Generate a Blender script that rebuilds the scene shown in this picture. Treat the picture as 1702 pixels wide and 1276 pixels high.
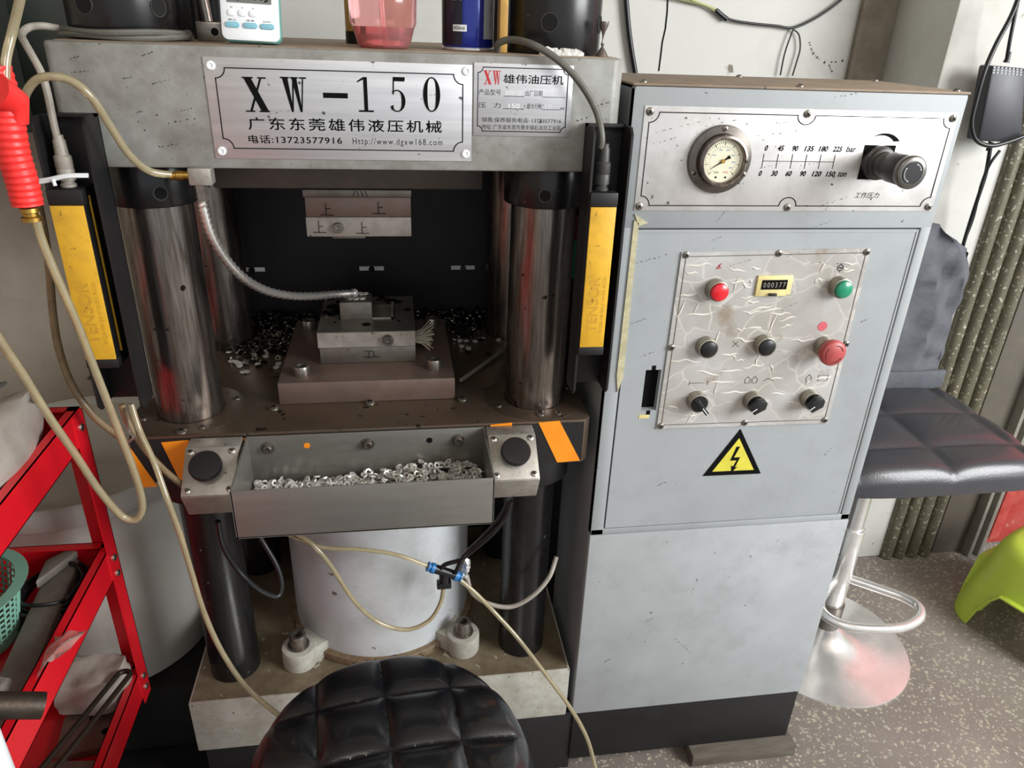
import bpy, bmesh, math, random
from mathutils import Vector, Matrix
from math import pi, sin, cos, radians
random.seed(7)
SC = bpy.context.scene
for o in list(bpy.data.objects): bpy.data.objects.remove(o)
COL = SC.collection
CAM = Vector((0, 0, 1.32))
# ---------------------------------------------------------------- camera
F = 1228.0
AX = Matrix(((0.98873, 0.03157, -0.14637), (-0.14557, 0.43649, -0.88784), (0.03510, 0.89915, 0.43626)))
def _orth():
    vz = Vector((752-851, -(3170-638), -F)).normalized(); up = -vz
    vy = Vector((650-851, -(35-638), -F)); vy = (vy - up*vy.dot(up)).normalized()
    return Matrix((vy.cross(up), vy, up))
AX = _orth()
cd = bpy.data.cameras.new('camera'); cam = bpy.data.objects.new('camera', cd); COL.objects.link(cam)
cd.sensor_fit = 'HORIZONTAL'; cd.sensor_width = 36; cd.lens = F*36/1702; cd.clip_start = .02; cd.clip_end = 50
cam.matrix_world = Matrix.Translation(CAM) @ AX.to_4x4()
SC.camera = cam
# ---------------------------------------------------------------- light
SC.view_settings.view_transform = 'Standard'; SC.view_settings.look = 'None'
SC.view_settings.gamma = 1; SC.view_settings.use_curve_mapping = False
SC.view_settings.exposure = 0.12
wd = bpy.data.worlds.new('daylight'); SC.world = wd; wd.use_nodes = True
wd.node_tree.nodes['Background'].inputs[0].default_value = (0.92, 0.96, 1.0, 1)
wd.node_tree.nodes['Background'].inputs[1].default_value = 0.72
def area(name, loc, target, sx, sy, power, col):
    l = bpy.data.lights.new(name, 'AREA'); l.shape = 'RECTANGLE'; l.size = sx; l.size_y = sy; l.energy = power; l.color = col
    o = bpy.data.objects.new(name, l); COL.objects.link(o); o.location = loc
    o.rotation_euler = (Vector(target)-Vector(loc)).to_track_quat('-Z', 'Y').to_euler(); return o
area('doorway_daylight', (2.7, -.7, 1.95), (0.3, 1.0, 0.9), 1.6, 1.4, 138, (0.98, 0.99, 1.0))
area('front_fill_light', (-0.1, -0.9, 2.55), (-0.05, 1.0, 0.9), 1.2, 0.25, 9, (1.0, 0.96, 0.9))  # unseen fill light added above the front to brighten the press
# ---------------------------------------------------------------- helpers
def at(px, py, X=None, Y=None, Z=None):
    v = AX @ Vector((px-851, -(py-638), -F))
    if X is not None: t = X/v.x
    elif Y is not None: t = Y/v.y
    else: t = (Z-CAM.z)/v.z
    return CAM + t*v
def lin(h):
    if isinstance(h, str):
        h = h.lstrip('#'); c = [int(h[i:i+2], 16)/255 for i in (0, 2, 4)]
    else: c = [v/255 for v in h]
    return tuple((v/12.92 if v <= .04045 else ((v+.055)/1.055)**2.4) for v in c)+(1,)
MATS = {}
def M(name, c, rough=.5, metal=0., dirt=None, amt=.35, scale=6., stretch=(1,1,1), spots=None, samt=.1, sscale=60, bump=0., bscale=200, rvar=.12, var=.06, trans=0., ior=1.45, coat=0., alpha=1.):
    m = bpy.data.materials.new(name); m.use_nodes = True; nt = m.node_tree; N = nt.nodes; L = nt.links
    b = N['Principled BSDF']
    tc = N.new('ShaderNodeTexCoord'); mp = N.new('ShaderNodeMapping'); mp.inputs['Scale'].default_value = stretch
    L.new(tc.outputs['Object'], mp.inputs[0])
    n1 = N.new('ShaderNodeTexNoise'); n1.inputs['Scale'].default_value = scale; n1.inputs['Detail'].default_value = 7; n1.inputs['Roughness'].default_value = .62
    L.new(mp.outputs[0], n1.inputs['Vector'])
    base = lin(c)
    cr = N.new('ShaderNodeValToRGB'); cr.color_ramp.elements[0].position = .3; cr.color_ramp.elements[1].position = .7
    cr.color_ramp.elements[0].color = tuple(v*(1-var*2) for v in base[:3])+(1,)
    cr.color_ramp.elements[1].color = tuple(min(1, v*(1+var*2)) for v in base[:3])+(1,)
    L.new(n1.outputs[0], cr.inputs[0]); out = cr.outputs[0]
    if dirt:
        n2 = N.new('ShaderNodeTexNoise'); n2.inputs['Scale'].default_value = scale*2.3; n2.inputs['Detail'].default_value = 10; n2.inputs['Roughness'].default_value = .7
        L.new(mp.outputs[0], n2.inputs['Vector'])
        r2 = N.new('ShaderNodeValToRGB'); r2.color_ramp.elements[0].position = max(0,.62-amt*.55); r2.color_ramp.elements[1].position = .8-amt*.2
        r2.color_ramp.elements[1].color = (min(1,amt*1.6),)*3+(1,)
        L.new(n2.outputs[0], r2.inputs[0])
        mx = N.new('ShaderNodeMixRGB'); mx.inputs[2].default_value = lin(dirt); L.new(r2.outputs[0], mx.inputs[0]); L.new(out, mx.inputs[1]); out = mx.outputs[0]
    if spots:
        n3 = N.new('ShaderNodeTexNoise'); n3.inputs['Scale'].default_value = sscale; n3.inputs['Detail'].default_value = 3
        L.new(tc.outputs['Object'], n3.inputs['Vector'])
        r3 = N.new('ShaderNodeValToRGB'); p = .74-samt; r3.color_ramp.elements[0].position = p; r3.color_ramp.elements[1].position = p+.04
        L.new(n3.outputs[0], r3.inputs[0])
        mx = N.new('ShaderNodeMixRGB'); mx.inputs[2].default_value = lin(spots); L.new(r3.outputs[0], mx.inputs[0]); L.new(out, mx.inputs[1]); out = mx.outputs[0]
    L.new(out, b.inputs['Base Color'])
    mr = N.new('ShaderNodeMapRange'); mr.inputs[3].default_value = max(.03, rough-rvar); mr.inputs[4].default_value = min(1, rough+rvar)
    L.new(n1.outputs[0], mr.inputs[0]); L.new(mr.outputs[0], b.inputs['Roughness'])
    b.inputs['Metallic'].default_value = metal
    if trans: b.inputs['Transmission Weight'].default_value = trans; b.inputs['IOR'].default_value = ior
    if coat: b.inputs['Coat Weight'].default_value = coat; b.inputs['Coat Roughness'].default_value = .12
    if alpha < 1: b.inputs['Alpha'].default_value = alpha
    if bump:
        nb = N.new('ShaderNodeTexNoise'); nb.inputs['Scale'].default_value = bscale; nb.inputs['Detail'].default_value = 4
        L.new(mp.outputs[0], nb.inputs['Vector'])
        bp = N.new('ShaderNodeBump'); bp.inputs['Strength'].default_value = bump; bp.inputs['Distance'].default_value = .002
        L.new(nb.outputs[0], bp.inputs['Height']); L.new(bp.outputs[0], b.inputs['Normal'])
    MATS[name] = m; return m
paint   = M('cabinet_paint', (150,155,157), .56, dirt=(118,120,116), amt=.2, scale=5, spots=(96,98,98), samt=.02, sscale=120, var=.035, bump=.05, bscale=60)
paintlo = M('lower_panel_paint', (160,164,166), .5, dirt=(110,116,112), amt=.22, scale=7, spots=(112,114,112), samt=.03, sscale=90, var=.05)
beamp   = M('press_beam_paint', (146,147,143), .5, dirt=(92,88,78), amt=.5, scale=7, spots=(78,72,64), samt=.04, sscale=190, var=.07, bump=.06, bscale=90)
basep   = M('base_block_paint', (168,167,158), .55, dirt=(112,102,80), amt=.4, scale=9, spots=(80,72,58), samt=.05, sscale=140, var=.08, bump=.1, bscale=90)
rustp   = M('grimy_flange', (128,116,92), .6, dirt=(84,56,36), amt=.6, scale=14, spots=(45,32,24), samt=.12, sscale=70, bump=.15)
brushed = M('brushed_plate', (206,206,208), .38, .75, dirt=(160,160,160), amt=.18, scale=9, stretch=(.35,1,9), spots=(90,88,84), samt=.045, sscale=80, var=.05)
brushed2= M('gauge_plate_metal', (214,212,210), .4, .55, dirt=(170,166,158), amt=.3, scale=10, spots=(96,94,88), samt=.06, sscale=110, var=.05)
chrome  = M('ground_column_steel', (150,143,137), .25, .95, dirt=(70,57,48), amt=.5, scale=8, stretch=(11,11,.7), spots=(42,32,26), samt=.06, sscale=55, rvar=.12, var=.14, bump=.03, bscale=120)
darkst  = M('oiled_table_steel', (92,82,72), .36, .6, dirt=(104,78,58), amt=.45, scale=6, var=.1, spots=(40,36,32), samt=.07, sscale=60, rvar=.14, bump=.05, bscale=80)
diest   = M('die_plate_steel', (120,104,96), .42, .55, dirt=(108,78,64), amt=.35, scale=8, var=.1, bump=.04, bscale=90)
toolst  = M('die_block_steel', (120,115,108), .4, .7, dirt=(84,76,66), amt=.35, scale=14, spots=(70,60,52), samt=.05, sscale=90, var=.08)
toolfr  = M('die_block_front', (164,158,150), .5, .5, dirt=(104,90,80), amt=.35, scale=16, spots=(84,70,62), samt=.07, sscale=120, var=.08)
traym   = M('stainless_tray', (136,134,128), .36, .6, dirt=(112,104,94), amt=.3, scale=5, stretch=(.5,1,3), var=.09, rvar=.1)
ringm   = M('steel_stamping', (206,204,198), .4, .45, dirt=(90,84,76), amt=.2, scale=60)
ringdk  = M('oily_stamping', (78,75,70), .34, 1., dirt=(40,37,34), amt=.3, scale=60)
alu     = M('cast_aluminium', (176,172,164), .48, .7, dirt=(110,100,86), amt=.32, scale=18, spots=(86,80,70), samt=.06, sscale=120, bump=.1, bscale=150)
blackp  = M('black_paint', (15,14,15), .55, dirt=(34,30,28), amt=.25, scale=10, var=.12, spots=(70,66,62), samt=.0, sscale=120)
blackox = M('black_oxide_steel', (18,18,19), .28, .0, dirt=(38,33,29), amt=.2, scale=10, var=.12, spots=(110,104,96), samt=.02, sscale=90)
bolt    = M('bolt_steel', (134,128,120), .34, .85, dirt=(60,50,42), amt=.3, scale=50)
screwm  = M('screw_steel', (190,186,178), .3, 1., dirt=(80,74,66), amt=.3, scale=80)
yellow  = M('curtain_yellow', (214,166,40), .5, dirt=(150,110,40), amt=.28, scale=16, spots=(110,84,40), samt=.05, sscale=80, var=.05)
yellowd = M('embossed_yellow', (192,146,40), .5)
orange  = M('hazard_orange', (236,140,22), .5, dirt=(200,104,20), amt=.2, scale=12)
basetop = M('greasy_base_top', (116,104,84), .5, dirt=(66,56,40), amt=.5, scale=9, spots=(160,156,140), samt=.06, sscale=60, bump=.15)
void    = M('dark_hole', (3,3,3), .95)
blackpl = M('black_plastic', (20,20,22), .35, var=.1)
greypl  = M('grey_cable', (92,92,84), .5, dirt=(66,60,50), amt=.3, scale=40)
greylt  = M('pale_cable', (150,144,134), .5, dirt=(110,100,90), amt=.3, scale=40)
ink     = M('black_ink', (14,14,14), .8); ink.node_tree.nodes['Principled BSDF'].inputs['Specular IOR Level'].default_value = .08
redink  = M('red_ink', (176,30,36), .6)
redp    = M('red_cart_paint', (206,20,34), .33, dirt=(150,14,24), amt=.2, scale=4, coat=.3, var=.04)
hosem   = M('clear_yellowed_hose', (196,184,148), .2, dirt=(158,140,104), amt=.25, scale=20, trans=.6, coat=.5)
hosebr  = M('aged_brown_hose', (150,130,98), .28, dirt=(116,94,66), amt=.4, scale=20, trans=.35, coat=.4)
gooseneckm = M('gooseneck_metal', (222,219,214), .27, .9)
leather = M('black_leather', (11,13,17), .3, coat=.45, bump=.12, bscale=420, rvar=.06)
leather2= M('grey_leather', (54,54,58), .34, coat=.2, bump=.25, bscale=380, rvar=.06)
bright  = M('chromed_tube', (232,231,228), .24, .7, dirt=(150,140,128), amt=.15, scale=12)
wallm   = M('whitewashed_wall', (196,196,190), .85, dirt=(150,144,130), amt=.25, scale=1.6, spots=(120,112,100), samt=.03, sscale=22, var=.03, bump=.2, bscale=40)
wallbg  = M('beige_wall', (176,166,152), .85, dirt=(140,128,112), amt=.3, scale=3, spots=(84,76,66), samt=.04, sscale=30, var=.04, bump=.2, bscale=60)
stainw  = M('damp_stained_plaster', (150,142,128), .9, dirt=(104,94,80), amt=.5, scale=5, spots=(70,60,52), samt=.05, sscale=40, bump=.3, bscale=50)
topdust = M('dusty_brown_top', (140,124,106), .7, dirt=(104,88,72), amt=.4, scale=9, spots=(70,58,46), samt=.06, sscale=60)
whitepl = M('white_plastic', (226,230,232), .35)
teal    = M('teal_plastic', (96,150,142), .4)
bluebt  = M('blue_rubber', (122,176,192), .45)
lcd     = M('lcd_grey', (104,110,104), .3)
lime    = M('lime_plastic', (184,206,70), .42, dirt=(110,140,30), amt=.15, scale=6, var=.04)
redbtn  = M('red_button', (206,22,36), .28, coat=.4)
esred   = M('worn_red_mushroom', (168,72,70), .45, dirt=(140,60,56), amt=.3, scale=40)
green   = M('green_button', (14,128,92), .28, coat=.4)
cream   = M('cream_plastic', (214,202,142), .45, dirt=(180,160,100), amt=.3, scale=30)
tan     = M('foam_tape', (186,180,146), .8, dirt=(140,130,100), amt=.4, scale=40)
dial    = M('gauge_dial', (206,204,180), .4)
barrelm = M('white_barrel', (190,188,180), .45, dirt=(150,140,124), amt=.25, scale=3, var=.04)
cylw    = M('white_cylinder_paint', (186,190,192), .4, dirt=(128,126,118), amt=.3, scale=5, spots=(110,100,88), samt=.04, sscale=50, var=.04)
woodg   = M('weathered_board', (96,90,80), .8, dirt=(66,58,48), amt=.45, scale=8, stretch=(1,6,6), bump=.3)
dgreen  = M('dark_green_paint', (30,44,38), .5, dirt=(50,50,44), amt=.3, scale=8, spots=(120,120,110), samt=.01)
dgrey   = M('dark_steel_post', (94,90,84), .6, .2, dirt=(116,104,88), amt=.4, scale=8, bump=.15)
lgrey   = M('light_steel_edge', (150,148,140), .5, .3, dirt=(110,104,92), amt=.3, scale=10)
shutm   = M('embossed_shutter', (108,104,88), .42, .4, dirt=(80,76,60), amt=.4, scale=12, stretch=(1,1,.6), spots=(176,172,154), samt=.13, sscale=120, bump=.5, bscale=70)  # pale spots paint in the highlights on the embossing
redpan  = M('red_door_paint', (176,60,56), .55, dirt=(196,110,100), amt=.35, scale=9, spots=(200,130,118), samt=.06, sscale=40)
jack    = M('grey_jacket_cloth', (84,86,92), .75, dirt=(60,62,68), amt=.4, scale=10, bump=.3, bscale=120)
bagm    = M('clear_plastic_bag', (196,190,182), .25, trans=.55, alpha=.75, dirt=(150,140,130), amt=.3, scale=12, bump=.4, bscale=25)
bagpap  = M('dusty_plastic_sheet', (166,158,150), .4, dirt=(126,116,104), amt=.4, scale=7, bump=.5, bscale=22)
mint    = M('mint_plastic', (120,170,150), .45)
rustst  = M('old_iron', (66,60,54), .5, .8, dirt=(92,66,46), amt=.35, scale=20, bump=.2)
brass   = M('brass', (176,140,70), .35, 1.)
bluecan = M('blue_can', (16,36,132), .22, .3, coat=.6)
navy    = M('navy_print', (18,20,38), .3)
pink    = M('pink_plastic', (255,190,190), .06, trans=.85, coat=.4, ior=1.3)
pinkliq = M('pink_liquid', (255,150,156), .04, trans=.9, ior=1.33)
gold    = M('gold_label', (190,150,80), .45, .2, dirt=(150,112,56), amt=.3, scale=30)
putty   = M('white_putty', (196,196,190), .8, bump=.5)
bluecl  = M('blue_collar', (40,110,170), .4)
greybox = M('pale_grey_box', (140,144,148), .45)
glassm  = M('clear_glass', (255,255,255), .02, trans=1., ior=1.45, rvar=0., var=0.)
# floor: terrazzo with pale chips
def floor_mat():
    m = bpy.data.materials.new('terrazzo'); m.use_nodes = True; N = m.node_tree.nodes; L = m.node_tree.links; b = N['Principled BSDF']
    tc = N.new('ShaderNodeTexCoord')
    nz = N.new('ShaderNodeTexNoise'); nz.inputs['Scale'].default_value = 3; nz.inputs['Detail'].default_value = 8; L.new(tc.outputs['Object'], nz.inputs[0])
    cr = N.new('ShaderNodeValToRGB'); cr.color_ramp.elements[0].position=.3; cr.color_ramp.elements[1].position=.7
    cr.color_ramp.elements[0].color = lin((106,98,92)); cr.color_ramp.elements[1].color = lin((134,126,118)); L.new(nz.outputs[0], cr.inputs[0])
    out = cr.outputs[0]
    nd = N.new('ShaderNodeTexNoise'); nd.inputs['Scale'].default_value = 40; L.new(tc.outputs['Object'], nd.inputs[0])
    ad = N.new('ShaderNodeMixRGB'); ad.blend_type='LINEAR_LIGHT'; ad.inputs[0].default_value=.012; L.new(tc.outputs['Object'], ad.inputs[1]); L.new(nd.outputs[1], ad.inputs[2])
    for sc, th, col in ((88, .30, (176,170,148)), (125, .27, (192,186,168)), (60, .2, (160,158,140)), (210,.28,(156,148,134))):
        v = N.new('ShaderNodeTexVoronoi'); v.inputs['Scale'].default_value = sc; L.new(ad.outputs[0], v.inputs['Vector'])
        s = N.new('ShaderNodeSeparateColor'); L.new(v.outputs['Color'], s.inputs[0])
        a = N.new('ShaderNodeMath'); a.operation='LESS_THAN'; a.inputs[1].default_value = th+.05; L.new(v.outputs['Distance'], a.inputs[0])
        c2 = N.new('ShaderNodeMath'); c2.operation='LESS_THAN'; c2.inputs[1].default_value = .36; L.new(s.outputs[0], c2.inputs[0])
        mu = N.new('ShaderNodeMath'); mu.operation='MULTIPLY'; L.new(a.outputs[0], mu.inputs[0]); L.new(c2.outputs[0], mu.inputs[1])
        m2 = N.new('ShaderNodeMath'); m2.operation='MULTIPLY'; m2.inputs[1].default_value=.62; L.new(mu.outputs[0], m2.inputs[0])
        mx = N.new('ShaderNodeMixRGB'); mx.inputs[2].default_value = lin(col); L.new(m2.outputs[0], mx.inputs[0]); L.new(out, mx.inputs[1]); out = mx.outputs[0]
    L.new(out, b.inputs['Base Color']); b.inputs['Roughness'].default_value = .5
    return m
floorm = floor_mat()
# crumpled clear tape over the button panel
def tape_mat():
    m = bpy.data.materials.new('tape_covered_panel'); m.use_nodes = True; N = m.node_tree.nodes; L = m.node_tree.links; b = N['Principled BSDF']
    tc = N.new('ShaderNodeTexCoord')
    n = N.new('ShaderNodeTexNoise'); n.inputs['Scale'].default_value = 9; n.inputs['Detail'].default_value = 8; L.new(tc.outputs['Object'], n.inputs[0])
    cr = N.new('ShaderNodeValToRGB'); cr.color_ramp.elements[0].position=.35; cr.color_ramp.elements[1].position=.68
    cr.color_ramp.elements[0].color = lin((166,162,154)); cr.color_ramp.elements[1].color = lin((196,196,196)); L.new(n.outputs[0], cr.inputs[0])
    ad = N.new('ShaderNodeMixRGB'); ad.blend_type='LINEAR_LIGHT'; ad.inputs[0].default_value=.05; L.new(tc.outputs['Object'], ad.inputs[1])
    n2 = N.new('ShaderNodeTexNoise'); n2.inputs['Scale'].default_value = 14; L.new(tc.outputs['Object'], n2.inputs[0]); L.new(n2.outputs[1], ad.inputs[2])
    mp = N.new('ShaderNodeMapping'); mp.inputs['Scale'].default_value = (13, 13, 24); mp.inputs['Rotation'].default_value=(0,.25,0); L.new(ad.outputs[0], mp.inputs[0])
    v = N.new('ShaderNodeTexVoronoi'); v.feature='DISTANCE_TO_EDGE'; v.inputs['Scale'].default_value = 1; L.new(mp.outputs[0], v.inputs['Vector'])
    r = N.new('ShaderNodeValToRGB'); r.color_ramp.elements[0].color=(1,1,1,1); r.color_ramp.elements[1].color=(0,0,0,1); r.color_ramp.elements[1].position=.035
    L.new(v.outputs['Distance'], r.inputs[0])
    mu = N.new('ShaderNodeMixRGB'); mu.blend_type='MULTIPLY'; mu.inputs[0].default_value=1; L.new(r.outputs[0], mu.inputs[1]); L.new(n2.outputs[0], mu.inputs[2])
    mx = N.new('ShaderNodeMixRGB'); mx.inputs[2].default_value = lin((222,216,206)); L.new(mu.outputs[0], mx.inputs[0]); L.new(cr.outputs[0], mx.inputs[1])
    n4 = N.new('ShaderNodeTexNoise'); n4.inputs['Scale'].default_value = 22; n4.inputs['Detail'].default_value=9; L.new(tc.outputs['Object'], n4.inputs[0])
    r4 = N.new('ShaderNodeValToRGB'); r4.color_ramp.elements[0].position=.62; r4.color_ramp.elements[1].position=.72; r4.color_ramp.elements[1].color=(.6,.6,.6,1); L.new(n4.outputs[0], r4.inputs[0])
    m5 = N.new('ShaderNodeMixRGB'); m5.inputs[2].default_value = lin((138,118,94)); L.new(r4.outputs[0], m5.inputs[0]); L.new(mx.outputs[0], m5.inputs[1])
    L.new(m5.outputs[0], b.inputs['Base Color']); b.inputs['Metallic'].default_value=.25; b.inputs['Roughness'].default_value=.3
    bp = N.new('ShaderNodeBump'); bp.inputs['Strength'].default_value=.5; bp.inputs['Distance'].default_value=.002; L.new(v.outputs['Distance'], bp.inputs['Height']); L.new(bp.outputs[0], b.inputs['Normal'])
    return m
tapem = tape_mat()

def finish(bm, ang=35):
    bm.normal_update()
    for f in bm.faces: f.smooth = True
    a = radians(ang)
    for e in bm.edges:
        e.smooth = len(e.link_faces) == 2 and e.calc_face_angle(0) < a
def root_loc(p):
    v = Vector((0,0,0))
    while p is not None: v += p.location; p = p.parent
    return v
def obj(name, bm, mat, parent=None, ang=35, origin=None):
    """links bm (built in world coordinates) as one mesh object"""
    finish(bm, ang)
    me = bpy.data.meshes.new(name)
    if parent is not None: off = root_loc(parent)
    else:
        if origin is None:
            xs=[v.co.x for v in bm.verts]; ys=[v.co.y for v in bm.verts]; zs=[v.co.z for v in bm.verts]
            origin = ((min(xs)+max(xs))/2, (min(ys)+max(ys))/2, min(zs))
        off = Vector(origin)
    bmesh.ops.translate(bm, verts=bm.verts, vec=-off)
    bm.to_mesh(me); bm.free()
    mats = mat if isinstance(mat, (list, tuple)) else [mat]
    for m in mats: me.materials.append(m)
    o = bpy.data.objects.new(name, me); COL.objects.link(o)
    if parent is not None: o.parent = parent
    else: o.location = off
    return o
def thing(name, loc, label, cat, group=None):
    o = bpy.data.objects.new(name, None); COL.objects.link(o); o.empty_display_size=.05; o.location = loc
    o['label']=label; o['category']=cat
    if group: o['group']=group
    return o
def tag(o, label, cat, group=None):
    o['label']=label; o['category']=cat
    if group: o['group']=group
    return o
def struct(o): o['kind']='structure'; return o
class MB:
    def __init__(s): s.bm = bmesh.new()
    def _merge(s, b, mi=0):
        for f in b.faces: f.material_index = mi
        me = bpy.data.meshes.new('t'); b.to_mesh(me); b.free(); s.bm.from_mesh(me); bpy.data.meshes.remove(me); return s
    def box(s, x0,x1,y0,y1,z0,z1, bev=0, mi=0, mtx=None):
        b = bmesh.new(); bmesh.ops.create_cube(b, size=1)
        for v in b.verts: v.co = Vector(((x0+x1)/2+v.co.x*(x1-x0), (y0+y1)/2+v.co.y*(y1-y0), (z0+z1)/2+v.co.z*(z1-z0)))
        if bev: bmesh.ops.bevel(b, geom=b.edges[:], offset=bev, segments=2, affect='EDGES', profile=.5)
        if mtx: b.transform(mtx)
        return s._merge(b, mi)
    def prism(s, pts, axis, a0, a1, bev=0, mi=0, mtx=None):
        # pts 2D in the two other axes (x: y,z | y: x,z | z: x,y)
        b = bmesh.new()
        def P(p, a): return {'x':(a,p[0],p[1]),'y':(p[0],a,p[1]),'z':(p[0],p[1],a)}[axis]
        v0=[b.verts.new(P(p,a0)) for p in pts]; v1=[b.verts.new(P(p,a1)) for p in pts]; n=len(pts)
        b.faces.new(v0); b.faces.new(v1[::-1])
        for i in range(n): b.faces.new((v0[i], v1[i], v1[(i+1)%n], v0[(i+1)%n]))
        bmesh.ops.recalc_face_normals(b, faces=b.faces)
        if bev: bmesh.ops.bevel(b, geom=b.edges[:], offset=bev, segments=2, affect='EDGES', profile=.5)
        if mtx: b.transform(mtx)
        return s._merge(b, mi)
    def cyl(s, p0, p1, r, seg=24, r2=None, bev=0, mi=0):
        p0=Vector(p0); p1=Vector(p1); d=p1-p0
        b=bmesh.new(); bmesh.ops.create_cone(b, cap_ends=True, segments=seg, radius1=r, radius2=r if r2 is None else r2, depth=d.length)
        if bev:
            es=[e for e in b.edges if len(e.link_faces)==2 and any(len(f.verts)>4 for f in e.link_faces)]
            bmesh.ops.bevel(b, geom=es, offset=bev, segments=2, affect='EDGES', profile=.5)
        b.transform(Matrix.Translation((p0+p1)/2) @ d.to_track_quat('Z','Y').to_matrix().to_4x4())
        return s._merge(b, mi)
    def lathe(s, base, axis, prof, seg=32, mi=0):
        """prof: list of (r,h) along axis from base"""
        axis=Vector(axis).normalized(); q=axis.to_track_quat('Z','Y').to_matrix().to_4x4(); b=bmesh.new(); rings=[]
        for r,h in prof:
            if r<1e-6: rings.append([b.verts.new((0,0,h))])
            else: rings.append([b.verts.new((r*cos(2*pi*i/seg), r*sin(2*pi*i/seg), h)) for i in range(seg)])
        for A,B in zip(rings, rings[1:]):
            for i in range(seg):
                j=(i+1)%seg
                if len(A)==1 and len(B)==1: continue
                if len(A)==1: b.faces.new((A[0],B[j],B[i]))
                elif len(B)==1: b.faces.new((A[i],A[j],B[0]))
                else: b.faces.new((A[i],A[j],B[j],B[i]))
        bmesh.ops.recalc_face_normals(b, faces=b.faces)
        b.transform(Matrix.Translation(base) @ q)
        return s._merge(b, mi)
    def tube(s, pts, r, seg=10, closed=False, mi=0, rib=None):
        pts=[Vector(p) for p in pts]; n=len(pts); b=bmesh.new(); rings=[]; up=None
        for i,p in enumerate(pts):
            if closed: t=(pts[(i+1)%n]-pts[i-1]).normalized()
            else: t=(pts[min(i+1,n-1)]-pts[max(i-1,0)]).normalized()
            if up is None:
                up = Vector((0,0,1)) if abs(t.z)<.9 else Vector((1,0,0))
            u=(up-t*up.dot(t)).normalized(); up=u; w=t.cross(u)
            rr = r(i/(n-1)) if callable(r) else r
            if rib and i%2: rr*=rib
            rings.append([b.verts.new(p+rr*(u*cos(2*pi*k/seg)+w*sin(2*pi*k/seg))) for k in range(seg)])
        m = n if closed else n-1
        for i in range(m):
            A=rings[i]; B=rings[(i+1)%n]
            for k in range(seg): b.faces.new((A[k],A[(k+1)%seg],B[(k+1)%seg],B[k]))
        if not closed: b.faces.new(rings[0][::-1]); b.faces.new(rings[-1])
        bmesh.ops.recalc_face_normals(b, faces=b.faces)
        return s._merge(b, mi)
    def build(s, name, mat, parent=None, ang=35, origin=None): return obj(name, s.bm, mat, parent, ang, origin)
def spline(pts, k=8):
    P=[Vector(p) for p in pts]; P=[2*P[0]-P[1]]+P+[2*P[-1]-P[-2]]; out=[]
    for i in range(1,len(P)-2):
        for j in range(k):
            t=j/k; a,b,c,d=P[i-1],P[i],P[i+1],P[i+2]
            out.append(.5*((2*b)+(-a+c)*t+(2*a-5*b+4*c-d)*t*t+(-a+3*b-3*c+d)*t**3))
    out.append(P[-2]); return out
def pix(pts, k=8): return spline([at(x,y,Y=d) for x,y,d in pts], k)
def socket_bolt(p, axis, r, h, mat, parent, name='bolt'):
    p=Vector(p); a=Vector(axis).normalized()
    m=MB(); m.lathe(p, a, [(0,0),(r*.98,0),(r,h*.1),(r,h*.88),(r*.9,h),(r*.55,h),(r*.5,h*.45),(0,h*.4)], 20)
    return m.build(name, mat, parent)
def screw(p, axis, r, mat, parent, name='screw'):
    m=MB(); p=Vector(p); a=Vector(axis).normalized()
    m.lathe(p, a, [(0,0),(r,0),(r*.95,r*.3),(r*.6,r*.52),(0,r*.58)], 16)
    u=(Vector((1,0,0))-a*a.x).normalized(); w=a.cross(u)
    for d in (u*.7+w*.7, u*.7-w*.7):
        d.normalize(); e=a.cross(d); q=p+a*r*.5
        b=bmesh.new(); bmesh.ops.create_cube(b,size=1)
        b.transform(Matrix.Translation(q)@Matrix((d,e,a)).transposed().to_4x4()@Matrix.Diagonal((r*1.1,r*.2,r*.25,1)))
        m._merge(b,1)
    return m.build(name, [mat, ink], parent)
def text(s, x0, zb, h, Y, mat, parent, w=None, x1=None, shear=0., name='lettering', fn=None, space=1.0, bold=0.):
    """flat print standing in plane y=Y facing -y, x0 left edge, zb bottom, h height; fn maps (u,v)->Vector"""
    c=bpy.data.curves.new('t','FONT'); c.body=s; c.size=1; c.resolution_u=3; c.space_character=space; c.offset=bold
    o=bpy.data.objects.new('t',c); COL.objects.link(o)
    dg=bpy.context.evaluated_depsgraph_get(); me=bpy.data.meshes.new_from_object(o.evaluated_get(dg))
    bm=bmesh.new(); bm.from_mesh(me); bpy.data.objects.remove(o); bpy.data.curves.remove(c); bpy.data.meshes.remove(me)
    if not bm.verts: bm.free(); return None
    xs=[v.co.x for v in bm.verts]; ys=[v.co.y for v in bm.verts]; ax,bx=min(xs),max(xs); ay,by=min(ys),max(ys)
    if x1 is not None: w=x1-x0
    sy=h/max(by-ay,1e-6); sx=(w/(bx-ax)) if w else sy
    for v in bm.verts:
        u=(v.co.x-ax)*sx; t=(v.co.y-ay)*sy; u+=t*shear
        v.co = fn(u,t) if fn else Vector((x0+u, Y, zb+t))
    return obj(name, bm, mat, parent)
def strokes(polys, x0, x1, z0, z1, Y, mat, parent, name='lettering'):
    m=MB(); X=lambda u:x0+u*(x1-x0); Z=lambda v:z0+v*(z1-z0)
    for i,p in enumerate(polys): m.prism([(X(a),Z(b)) for a,b in p],'y',Y-.0003-.00001*i,Y)
    return m.build(name, mat, parent, ang=20)
def line(m, pts, t, Y):
    for a,b in zip(pts,pts[1:]):
        a=Vector(a); b=Vector(b); d=(b-a).normalized(); n=Vector((-d.y,d.x))*t/2; e=d*t/2
        m.prism([tuple(a-n-e),tuple(b-n+e),tuple(b+n+e),tuple(a+n-e)],'y',Y-.0003,Y)
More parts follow.
